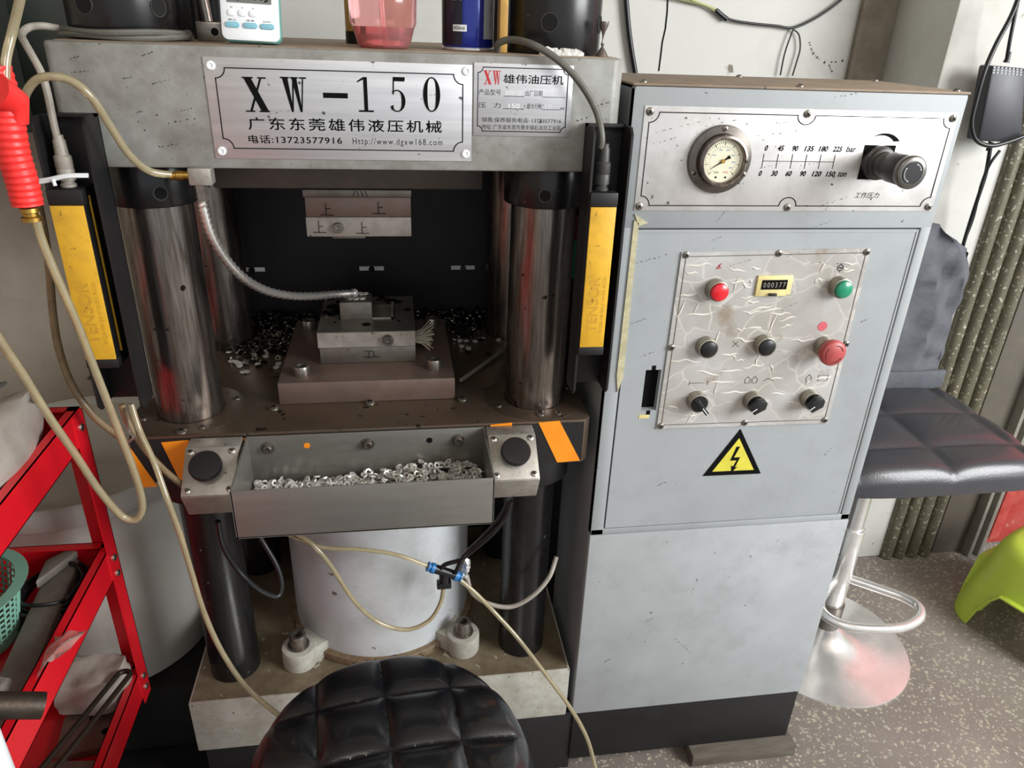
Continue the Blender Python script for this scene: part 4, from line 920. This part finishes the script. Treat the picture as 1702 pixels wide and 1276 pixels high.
hose([(845,835,.935),(825,868,.935),(795,900,.94),(770,925,.945),(757,952,.955)],.0036,blackpl,'second black cable running down to the right of the tee fitting','control_cable','cable')
hose([(775,955,.975),(785,985,.965),(812,1003,.955),(850,1008,.95),(885,990,.95),(912,960,.96),(925,925,.98)],.0040,greylt,'pale sheathed conduit curving in front of the right lower column','conduit','cable')
m=MB(); q=at(773,945,Y=.97)
for k in range(4):
    s=bmesh.new(); bmesh.ops.create_icosphere(s,subdivisions=2,radius=.007)
    for v in s.verts: v.co=v.co*(1+.25*sin(v.co.x*900+k)) ; v.co=Vector((v.co.x*.8,v.co.y*.7,v.co.z*1.3))+q+Vector((.001*k,0,.008*(k-1.5)))
    m._merge(s)
tag(m.build('foil_wrap',bright),'crumpled foil wrap at the end of the pale conduit','foil')
hose([(362,866,.93),(370,905,.935),(390,940,.94),(412,965,.94),(440,985,.95),(462,990,.96),(468,970,.97),(460,940,.98),(440,905,.99),(425,880,1.0)],.0042,blackpl,'black cable hanging below the left palm-button box','control_cable','cable')
# ================================================================= round stool in front
s=thing('round_stool',(-.028,.600,.0),'round black quilted leather stool in front of the press base','stool')
def tuft(name,cx,cy,z,hx,hy,cell,rot,mat,par,rounded,dome,puff,n=64,off=(0,0),thick=.05,celly=None):
    b=bmesh.new(); V={}
    for i in range(n+1):
        for j in range(n+1):
            u=2*i/n-1; v=2*j/n-1
            if rounded: # square->disc
                x=u*math.sqrt(1-v*v/2); y=v*math.sqrt(1-u*u/2); rr=min(1,math.hypot(x,y))
            else:
                k=.16; x=u*(1-k*(v*v)**2*.35); y=v*(1-k*(u*u)**2*.35); rr=max(abs(u),abs(v))
            X=x*hx; Y=y*hy; c_,s_=cos(rot),sin(rot); gu=(X*c_+Y*s_-off[0])/cell; gv=(-X*s_+Y*c_-off[1])/(celly or cell)
            du=abs(gu-round(gu)); dv=abs(gv-round(gv))
            pf=(1-(1-2*du)**5)*(1-(1-2*dv)**5)+.45*(1-(2*du)**2)*0+.5*(1-(1-2*du)**2)*(1-(1-2*dv)**2)
            edge=max(0,(rr-.86)/.14); zz=z+dome*(1-rr*rr)+puff*pf*(1-edge*.6)-thick*.5*edge**3
            V[i,j]=b.verts.new((cx+X,cy+Y,zz))
    for i in range(n):
        for j in range(n): b.faces.new((V[i,j],V[i+1,j],V[i+1,j+1],V[i,j+1]))
    # side wall and bottom
    ring=[V[i,0] for i in range(n)]+[V[n,j] for j in range(n)]+[V[n-i,n] for i in range(n)]+[V[0,n-j] for j in range(n)]
    low=[b.verts.new((cx+(v.co.x-cx)*.99,cy+(v.co.y-cy)*.99,z-thick)) for v in ring]; N=len(ring)
    for i in range(N): b.faces.new((ring[i],low[i],low[(i+1)%N],ring[(i+1)%N]))
    b.faces.new(low)
    bmesh.ops.recalc_face_normals(b,faces=b.faces)
    return obj(name,b,mat,par,70)
tuft('seat_cushion',-.028,.600,.535,.170,.170,.0835,radians(6),leather,s,True,.022,.0062,n=170,off=(.001,-.003))
m=MB(); m.cyl((-.028,.6,.465),(-.028,.6,.486),.165,40); m.build('seat_pan',blackpl,s)
m=MB(); m.cyl((-.028,.6,.02),(-.028,.6,.466),.025,24); m.build('post',bright,s)
m=MB(); m.lathe((-.028,.6,0),(0,0,1),[(0,0),(.18,0),(.18,.004),(.10,.014),(.03,.03),(0,.03)],40); m.build('base_disc',bright,s)
# ================================================================= bar stool on the right
s=thing('bar_stool',(.985,1.215,0),'grey quilted leather bar stool with chrome base behind the grey cabinet','stool')
tuft('seat_cushion',1.02,1.215,.60,.222,.195,.185,0,leather2,s,False,.008,.008,n=110,off=(-.010,.028),thick=.045,celly=.130)
m=MB(); m.box(.90,1.09,1.11,1.31,.525,.556,.01); m.build('seat_pan',blackpl,s)
m=MB(); m.cyl((.985,1.215,.30),(.985,1.215,.53),.0195,28); m.cyl((.985,1.215,.12),(.985,1.215,.34),.0255,28,bev=.001); m.build('post',bright,s,ang=50)
m=MB(); m.cyl((.985,1.215,.05),(.985,1.215,.125),.029,28); m.build('post_sleeve',bolt,s,ang=50)
m=MB(); m.lathe((.985,1.215,0),(0,0,1),[(0,0),(.197,0),(.197,.004),(.14,.010),(.09,.020),(.05,.038),(.028,.06),(0,.06)],64); m.build('base_disc',bright,s,ang=50)
zf=.20
m=MB(); P=[(1.004,1.205),(1.055,1.165),(1.095,1.13),(1.107,1.10),(1.085,1.068),(1.03,1.048),(.96,1.052),(.91,1.068),(.885,1.10),(.895,1.14),(.935,1.18),(.966,1.205)]
m.tube(spline([(a,b,zf) for a,b in P],6),.0105,14); m.build('footrest',bright,s,ang=60)
# backrest and jacket
m=MB()
m.prism([(.86,.60),(1.16,.60),(1.19,.84),(1.13,.925),(.89,.925),(.83,.84)],'y',1.395,1.425,.012); m.build('backrest',leather2,s)
b=bmesh.new(); V=[]; n=56; K=26
for k in range(K+1):
    t=k/K; z=.612+.375*t
    hw=.122+.012*sin(t*3)-.055*max(0,(t-.8)/.2)**1.5; cxx=1.098-.012*t-.02*max(0,t-.8)*5*.3
    dep=.036-.006*t; row=[]
    for i in range(n):
        a=2*pi*i/n; ca,sa=cos(a),sin(a); e=.55
        X=hw*math.copysign(abs(ca)**e,ca); Y=dep*math.copysign(abs(sa)**e,sa)
        w=.006*sin(X*70+z*14+sin(z*22)*1.6)+.005*sin(X*130-z*33)+.003*sin(z*95+X*50)
        if t<.13: w*=.35; Y*=1.07
        if .13<=t<.17: Y*=.93
        zz=z
        if t>.999: zz=z
        row.append(b.verts.new((cxx+X+.0035*sin(z*40+i),1.405+Y-(w if sa<0 else -w),zz-.04*max(0,(X/hw))**2*max(0,(t-.8)/.2)-.02*max(0,-(X/hw))*max(0,(t-.8)/.2))))
    V.append(row)
for k in range(K):
    for i in range(n): b.faces.new((V[k][i],V[k][(i+1)%n],V[k+1][(i+1)%n],V[k+1][i]))
b.faces.new(V[-1]); b.faces.new(V[0][::-1]); bmesh.ops.recalc_face_normals(b,faces=b.faces)
j=thing('work_jacket',(1.1,1.40,.61),'faded grey work jacket draped over the backrest of the bar stool','jacket')
obj('jacket_body',b,jack,j,60)
m=MB(); m.tube(spline([(1.03,1.364,.66),(1.035,1.362,.75),(1.028,1.362,.84)],6),.0035,8); m.build('sleeve_fold',jack,j,60)
m=MB(); m.box(.965,1.225,1.360,1.372,.606,.650,.004); m.build('hem_band',jack,j)
# rag under seat
m=MB(); 
b=bmesh.new(); n=12; V={}
for i in range(n+1):
    for k in range(n+1):
        u=i/n; v=k/n; V[i,k]=b.verts.new((1.04+u*.12+.01*sin(v*9),1.22+.05*v+.012*sin(u*11+v*5),.49+.045*u-.06*v*(1-u*.5)+.012*sin(u*14)*cos(v*9)))
for i in range(n):
    for k in range(n): b.faces.new((V[i,k],V[i+1,k],V[i+1,k+1],V[i,k+1]))
r=bmesh.ops.solidify(b,geom=b.faces[:],thickness=.003); tag(obj('black_rag',b,blackp,None,60),'black rag hanging below the seat of the bar stool','rag')
# ================================================================= lime stool
L=thing('plastic_stool',(1.575,1.195,0),'low lime green plastic stool on the floor at the right edge','stool')
b=bmesh.new(); cx,cy=1.575,1.195; n=64
def sq(a,h,e=.5): return h*math.copysign(abs(cos(a))**e,cos(a)), h*math.copysign(abs(sin(a))**e,sin(a))
rows=[]
Ht=.235
for h,z in ((0.0,Ht+.002),(.07,Ht+.002),(.105,Ht-.002),(.122,Ht-.012),(.130,Ht-.03),(.138,Ht-.07),(.150,.12),(.162,.05),(.170,0.0)):
    row=[]
    for i in range(n):
        a=2*pi*i/n+pi/n
        x,y=sq(a,h,.62 if h>.01 else .6); zz=z; x,y=x*cos(.38)-y*sin(.38),x*sin(.38)+y*cos(.38)
        # arch between legs
        m4=abs(((a%(pi/2))-pi/4)/(pi/4)); # 0 at the corner, 1 mid-side
        if z<Ht-.08: arch=max(0,(m4-.5)/.5); lim=.125*min(1,arch*1.6)**.5 if arch>0 else 0; zz=max(z,lim)
        row.append(b.verts.new((cx+x,cy+y,zz)))
    rows.append(row)
for A,B in zip(rows,rows[1:]):
    for i in range(n):
        try: b.faces.new((A[i],A[(i+1)%n],B[(i+1)%n],B[i]))
        except ValueError: pass
bmesh.ops.remove_doubles(b,verts=b.verts,dist=.0006)
bmesh.ops.recalc_face_normals(b,faces=b.faces); bmesh.ops.solidify(b,geom=b.faces[:],thickness=.004)
obj('stool_shell',b,lime,L,50)
# ================================================================= adapter and cords by the pillar
def cord(pts,r,label,mat=blackpl,k=8,name='cord'): 
    m=MB(); m.tube(pix(pts,k),r,8); return tag(m.build(name,mat,ang=60),label,'cable')
ad=thing('power_adapter',tuple(at(1655,235,Y=1.44)),'black brick power adapter hanging beside the white pillar','adapter')
a=at(1641,108,Y=1.44); b_=at(1697,113,Y=1.44); c_=at(1690,236,Y=1.44); d_=at(1618,233,Y=1.44)
m=MB(); m.prism([(p.x,p.z) for p in (a,b_,c_,d_)],'y',1.425,1.465,.005); m.build('housing',M('adapter_plastic',(44,44,50),.45),ad)
m=MB()
for i in range(9):
    for jx in range(3):
        u=(i+.5)/9; p=a*(1-u)+b_*u; q=d_*(1-u)+c_*u; w=p*(1-(jx*.035+.02))+q*(jx*.035+.02); m.box(w.x-.0022,w.x+.0022,1.4242,1.4252,w.z-.0016,w.z+.0016)
m.build('vent_grille',greybox,ad)
m=MB(); p=at(1672,104,Y=1.445); m.cyl(p,p+Vector((.002,0,.02)),.006,12,r2=.003); p=at(1648,236,Y=1.445); m.cyl(p,p+Vector((-.004,0,-.018)),.006,12,r2=.003); m.build('strain_relief',blackpl,ad)
cord([(1694,-12,1.44),(1686,30,1.44),(1678,70,1.44),(1673,100,1.445)],.0035,'black cord rising straight up from the power adapter')
cord([(1696,-12,1.42),(1680,28,1.42),(1655,75,1.415),(1636,120,1.41),(1622,170,1.41),(1615,205,1.41),(1622,232,1.41),(1645,242,1.41),(1675,236,1.41),(1712,222,1.41)],.0045,'thick black cable looping round the power adapter')
cord([(1646,246,1.44),(1638,290,1.44),(1625,330,1.44),(1612,370,1.45),(1600,410,1.45),(1592,440,1.46)],.004,'thin black cord running down from the power adapter beside the pillar')
cord([(1662,250,1.43),(1644,275,1.43),(1630,310,1.44),(1618,360,1.45),(1603,400,1.455)],.003,'second thin black cord hanging beside the pillar')
# wires on the back wall
YW=1.700
cord([(1040,-8,YW),(1044,40,YW),(1049,80,YW),(1056,122,YW)],.006,'dark conduit cable dropping down the white wall behind the cabinet')
cord([(1188,16,YW),(1212,32,YW),(1250,39,YW),(1290,43,YW),(1318,46,YW),(1350,33,YW),(1380,14,YW),(1405,-6,YW)],.0028,'black wire strung across the white wall above the cabinet')
cord([(1130,-8,YW),(1160,4,YW),(1185,14,YW),(1205,27,YW)],.0024,'yellowish wire joining the black wire on the wall',M('yellow_wire',(170,170,110),.5))
cord([(1092,-8,YW),(1140,2,YW),(1172,10,YW),(1196,24,YW)],.0024,'olive green wire beside the yellowish wire on the wall',M('olive_wire',(120,124,84),.5))
cord([(1320,46,YW),(1314,60,YW),(1304,90,YW),(1297,125,YW)],.0018,'left thin wire tail hanging from the wall wire')
cord([(1318,48,YW),(1328,58,YW),(1330,80,YW),(1325,100,YW),(1317,126,YW)],.0018,'right thin wire tail hanging from the wall wire')
m=MB(); m.tube(pix([(1190,17,YW),(1200,26,YW),(1208,32,YW)],4),.0055,8); tag(m.build('tape_joint',blackpl,ang=60),'black taped joint where wall wires meet','tape')
# machine and boxes at the left rear
m=MB(); m.box(-.95,-.50,1.18,1.5,1.16,2.2,.004); tag(m.build('green_machine_housing',dgreen),'dark green machine housing high up at the left edge behind the press','machine')
m=MB(); m.box(-.585,-.455,1.50,1.598,.705,.785,.003); bx=m.build('grey_junction_box',greybox); tag(bx,'flat grey metal box behind the left column','box')
m=MB(); m.box(-.585,-.30,1.492,1.598,.0,.704,.003); tag(m.build('side_cabinet',wallm),'low pale cupboard behind the left column','cabinet')
m=MB(); m.prism([(.262,1.022),(.279,1.022),(.279,.955),(.262,.972)],'y',1.112,1.135,.001); tag(m.build('green_box',M('green_pl',(20,130,84),.5)),'green plastic box glimpsed between right column and light bar','box')
m=MB(); m.box(.262,.279,1.112,1.135,1.023,1.06,.001); tag(m.build('red_box',M('maroon_pl',(120,30,36),.5)),'dark red box on top of the green box behind the right column','box')
# white barrel
m=MB(); m.box(-.80,-.385,.55,1.09,.0,.006,.001); tag(m.build('floor_shade_sheet',M('floor_shade_sheet',(14,14,14),.8)),'black sheet added for the shade on the floor left of the press base','mat')  # black sheet darkens the floor where it lies in shade
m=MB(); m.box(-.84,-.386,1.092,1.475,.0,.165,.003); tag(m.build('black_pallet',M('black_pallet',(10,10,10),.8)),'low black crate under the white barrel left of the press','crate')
bar=thing('white_barrel',(-.60,1.27,.166),'large white plastic barrel with ribbed rim on the floor left of the press','barrel')
m=MB(); m.lathe((-.60,1.27,.166),(0,0,1),[(0,0),(.18,0),(.19,.01),(.196,.20),(.200,.335),(.204,.35),(.198,.365),(.200,.392),(0,.392)],64); m.build('barrel_body',barrelm,bar,ang=50)
m=MB(); m.lathe((-.60,1.27,.5595),(0,0,1),[(0,0),(.212,0),(.214,.004),(.214,.034),(.208,.040),(.198,.038),(.192,.030),(0,.030)],64); m.build('barrel_lid',barrelm,bar,ang=50)
# ================================================================= red tool cart
cart=thing('tool_cart',(-.65,.70,0),'red metal three-tier tool cart at the lower left corner','cart')
cx1=-.452; cx0=-.95; cy1=1.0; cy0=.20; dr=Matrix.Identity(4)
for zt in (.816,.580,.326):
    m=MB(); hh=.052; w=.0015; fl=.014
    m.box(cx1-w,cx1,cy0,cy1,zt-hh,zt); m.box(cx0,cx0+w,cy0,cy1,zt-hh,zt); m.box(cx0,cx1,cy1-w,cy1,zt-hh,zt); m.box(cx0,cx1,cy0,cy0+w,zt-hh,zt)
    m.box(cx1-fl,cx1,cy0,cy1,zt-.0015,zt); m.box(cx0,cx1,cy1-fl,cy1,zt-.0015,zt); m.box(cx1-fl,cx1-fl+w,cy0,cy1,zt-.010,zt)
    m.box(cx0,cx1,cy0,cy1,zt-hh,zt-hh+w)
    m.build('tray',redp,cart)
for px,py,sx,sy in ((cx1,cy1,-1,-1),(cx1,cy0,-1,1),(cx0,cy1,1,-1),(cx0,cy0,1,1)):
    m=MB(); w=.002; L_=.030
    ax,bx=sorted((px+.002*(-sx),px+sx*L_)); ay,by=sorted((py-.002*sy,py+sy*L_))
    m.box(ax,bx,py-.002*sy if sy>0 else py,py if sy>0 else py+.002,.262,.812)
    m.box(px if sx<0 else px-.002,px+.002 if sx<0 else px,ay,by,.262,.812)
    post=m.build('corner_post',redp,cart)
    for zt in (.79,.56,.53,.31,.285):
        if px==cx1 and py==cy1: screw((px+.0022,py-.014,zt),(1,0,0),.006,screwm,post)
    m=MB(); m.cyl((px+sx*.11,py+sy*.11,.05),(px+sx*.11,py+sy*.11,.274),.010,16); m.cyl((px+sx*.11-.012,py+sy*.11,.03),(px+sx*.11+.012,py+sy*.11,.03),.03,20); m.build('caster',blackpl,cart)
ZT=.816-.052+.002; ZM=.580-.052+.002; ZL=.326-.052+.002
def blob(name,mat,cx,cy,z,sx,sy,sz,label,cat,seed=0,amp=.18,rot=0,pleat=3):
    b=bmesh.new(); bmesh.ops.create_cube(b,size=2); bmesh.ops.subdivide_edges(b,edges=b.edges[:],cuts=9,use_grid_fill=True)
    r_=random.Random(seed); f=[r_.uniform(2,6) for _ in range(6)]
    for v in b.verts:
        p=v.co.copy(); l=max(abs(p.x),abs(p.y),abs(p.z)); q=p.normalized()*1.15; p=p*.62+q*.38
        d=1+amp*(sin(p.x*f[0]+f[1])*cos(p.y*f[2]+f[3])+.6*abs(sin(p.x*f[4]*pleat+p.z*f[5]*pleat))-.4)
        v.co=Vector((p.x*sx*d,p.y*sy*d,max(0,(p.z+1))*sz*d*.5))
    b.transform(Matrix.Translation((cx,cy,z))@Matrix.Rotation(rot,4,'Z'))
    return tag(obj(name,b,mat,None,50),label,cat)
# top tray: big dusty bag with folded board
blob('plastic_bag',bagpap,-.575,.83,ZT,.10,.125,.105,'dusty crumpled plastic bag filling the top tray of the red cart','bag',2,.12)
m=MB(); m.prism([(-.66,.93),(-.52,.97),(-.56,.78),(-.70,.76)],'z',.868,.872); tag(m.build('steel_sheet',traym),'bare metal sheet lying on the bag in the top cart tray','sheet')
# middle tray
m=MB(); cxb,cyb=-.606,.86
for k in range(9):
    zz=ZM+.008+k*.0095; m.tube([(cxb+(.062+.002*k)*cos(2*pi*i/40),cyb+(.062+.002*k)*sin(2*pi*i/40),zz) for i in range(40)],.0016,5,closed=True)
for k in range(44):
    a=2*pi*k/44; m.tube([(cxb+.062*cos(a),cyb+.062*sin(a),ZM+.003),(cxb+.080*cos(a),cyb+.080*sin(a),ZM+.088)],.0017,4)
m.lathe((cxb,cyb,ZM+.086),(0,0,1),[(.076,0),(.090,.001),(.092,.004),(.076,.004),(.076,0)],44); m.cyl((cxb,cyb,ZM+.001),(cxb,cyb,ZM+.005),.064,40)
tag(m.build('mint_basket',mint,ang=50),'mint green round plastic basket in the middle tray of the red cart','basket')
m=MB(); rr=random.Random(11)
for k in range(7):
    c0=Vector((-.515,.925,ZM+.008+k*.004)); R_=.045+rr.uniform(-.008,.01); ph=rr.uniform(0,6)
    m.tube([c0+Vector((R_*cos(2*pi*i/26)*1.0,R_*1.2*sin(2*pi*i/26),.006*sin(4*pi*i/26+ph))) for i in range(26)],.003,6,closed=True)
tag(m.build('black_cable_coil',blackpl,ang=60),'tangle of black cable in the middle tray of the red cart','cable')
m=MB(); mt=Matrix.Translation((-.497,.80,ZM+.003))@Matrix.Rotation(radians(6),4,'Z')
m.box(-.022,.018,-.19,.185,0,.030,.004,mtx=mt); m.prism([(-.022,.12),(.018,.185),(.0,.19),(-.022,.17)],'z',.03,.045,.003,mtx=mt); tag(m.build('wrapped_bar',M('grey_wrap',(112,106,98),.5,dirt=(84,78,70),amt=.4,scale=16,bump=.5,bscale=30)),'long grey bar wrapped in plastic along the middle cart tray','bar')
blob('clear_bag',bagm,-.535,.70,ZM,.045,.05,.06,'crumpled clear plastic bag spilling over the middle rail of the red cart','bag',5,.25)
b=bmesh.new(); n=14; V={}
P0=at(75,1075,Y=.80); P1=at(150,1048,Y=.79); P2=at(60,1130,Y=.72); P3=at(95,1095,Y=.73)
for i in range(n+1):
    for k in range(n+1):
        u=i/n; v=k/n; p=(P0*(1-u)+P1*u)*(1-v)+(P2*(1-u)+P3*u)*v; V[i,k]=b.verts.new(p+Vector((.002*sin(v*9),.004*sin(u*8),.004*sin(u*13+v*7)+.012*sin(pi*u))))
for i in range(n):
    for k in range(n): b.faces.new((V[i,k],V[i+1,k],V[i+1,k+1],V[i,k+1]))
bmesh.ops.solidify(b,geom=b.faces[:],thickness=.0006); tag(obj('plastic_film',b,bagm,None,60),'thin torn clear film lying over the middle red rail','film')
pa=at(72,1172,Y=.61); pb=at(-60,1172,Y=.59)
m=MB(); d=(pb-pa); m.lathe(pa,d,[(.0105,0),(.0135,0),(.0135,d.length),(.0105,d.length),(.0105,0)],28); m.tube([pa+d*.12,pa+d*.6],.0104,12); tag(m.build('iron_pipe',rustst,ang=50),'short dark iron pipe poking out over the middle red rail','pipe')
# lower tray
m=MB(); 
pl=thing('metal_plates',(-.51,.83,ZL),'stack of drilled dark metal plates in the bottom tray of the red cart','plate')
for k,(x,y,a,sx,sy) in enumerate(((-.510,.92,8,.045,.06),(-.505,.78,-6,.042,.05))):
    mt=Matrix.Translation((x,y,ZL+.018*k))@Matrix.Rotation(radians(a),4,'Z'); m=MB(); m.box(-sx,sx,-sy,sy,0,.016,.002,mtx=mt); q=m.build('plate',diest,pl)
    for hx,hy in ((.5,.5),(-.5,.5),(.5,-.5),(0,0)):
        c=mt@Vector((sx*hx,sy*hy,.0162)); h=MB(); h.lathe(c,(0,0,1),[(0,0),(.006,0),(.006,.0004)],14); h.build('hole',ink,q)
a=at(205,1122,Y=.93); 
w=thing('iron_loop_bar',tuple(a),'long dark iron bar bent into a narrow loop lying across the bottom cart tray','bar')
e=at(70,1290,Y=.74); d=(e-a).normalized(); nn=Vector((0,0,1)).cross(d).normalized()*.0095
m=MB(); arc=[a-d*.0+nn*cos(t)*-1+(-d)*sin(t)*.0095 for t in [pi*i/10 for i in range(11)]]
m.tube([e-nn]+[a-nn]+arc[1:-1]+[a+nn]+[e+nn],.0042,10); m.build('bar',rustst,w,60)
blob('plastic_bag',bagpap,-.515,.955,ZL+.02,.05,.035,.07,'grey plastic bag standing at the back of the bottom cart tray','bag',9,.1)
m=MB()
for k in range(12): m.box(-.520+k*.005,-.5165+k*.005,.62,.74,ZL,ZL+.022)
m.box(-.522,-.46,.62,.74,ZL,ZL+.016); tag(m.build('ribbed_pad',greypl),'ribbed grey pad in the bottom tray near the frame edge','pad')
# red air gun held up at left
g=thing('air_gun',tuple(at(60,350,Y=.80)),'red plastic air blow gun with brass nozzle hanging at the left edge','air gun')
p=[at(x,y,Y=.79) for x,y in ((-14,110),(2,160),(12,205),(22,255),(36,300),(46,340))]
m=MB(); sp=spline(p,22); m.tube(sp,lambda s:.0155-.0015*s+ .0005*sin(s*120),18); m.build('grip',M('red_gun_plastic',(226,44,40),.45,dirt=(180,30,30),amt=.2,scale=20),g,60)
m=MB(); m.tube([at(-12,150,Y=.77),at(25,170,Y=.79),at(30,205,Y=.79)],lambda s:.017-.008*s,12); m.build('hand_guard',MATS['red_gun_plastic'],g,60)
m=MB(); q=at(48,345,Y=.79); d=(q-at(40,315,Y=.79)).normalized(); m.lathe(q,d,[(0,0),(.0085,0),(.0088,.004),(.007,.005),(.007,.008),(.0092,.009),(.0092,.013),(0,.013)],18); m.build('brass_nipple',brass,g)

fs=M('faint_scuff',(70,70,68),.6)
scuffs('scuff_mark',[(1085,222,1172,200),(1085,240,1132,226),(1168,210,1236,197),(1262,226,1372,211),(1262,280,1302,270),(1330,276,1372,267),(1365,341,1412,326),(1290,205,1330,200)],.9486,fs,cab,.0009,7)
scuffs('scuff_mark',[(1388,162,1428,154),(1192,368,1206,350),(1352,377,1382,368),(1498,370,1502,366)],.9498,fs,cab,.0012,8)
scuffs('scuff_mark',[(1058,437,1112,422),(1178,402,1204,392),(1044,540,1076,528),(1064,594,1092,582),(1432,535,1442,530),(1372,755,1384,742),(1090,808,1110,800)],.9494,fs,cab,.0012,9)
scuffs('scuff_mark',[(1215,442,1252,430),(1305,428,1352,408),(1350,436,1425,440),(1300,515,1330,500),(1360,470,1400,465)],.9476,fs,cab,.0010,10)
scuffs('scuff_mark',[(1074,1031,1086,1028),(1080,1018,1084,1017),(1005,1100,1015,1095),(1150,985,1160,960),(1120,1060,1150,1085),(1290,900,1296,895)],.9483,fs,cab,.0014,11)
scuffs('wall_scuff',[(1370,104,1440,98),(1352,88,1364,102),(1378,108,1384,122),(1345,70,1352,92),(1448,14,1462,60)],1.7095,M('wall_mark',(84,80,72),.8),bpy.data.objects['wall_back'],.006,12)

p=at(-10,1185,Y=.56); m=MB(); m.lathe((p.x-.024,.56,ZM+.0005),(0,0,1),[(0,0),(.018,0),(.020,.003),(.020,p.z-ZM-.012),(.014,p.z-ZM-.002),(0,p.z-ZM)],28); tag(m.build('white_bottle',whitepl,ang=50),'small white plastic bottle cut by the left edge, beside the iron pipe','bottle')
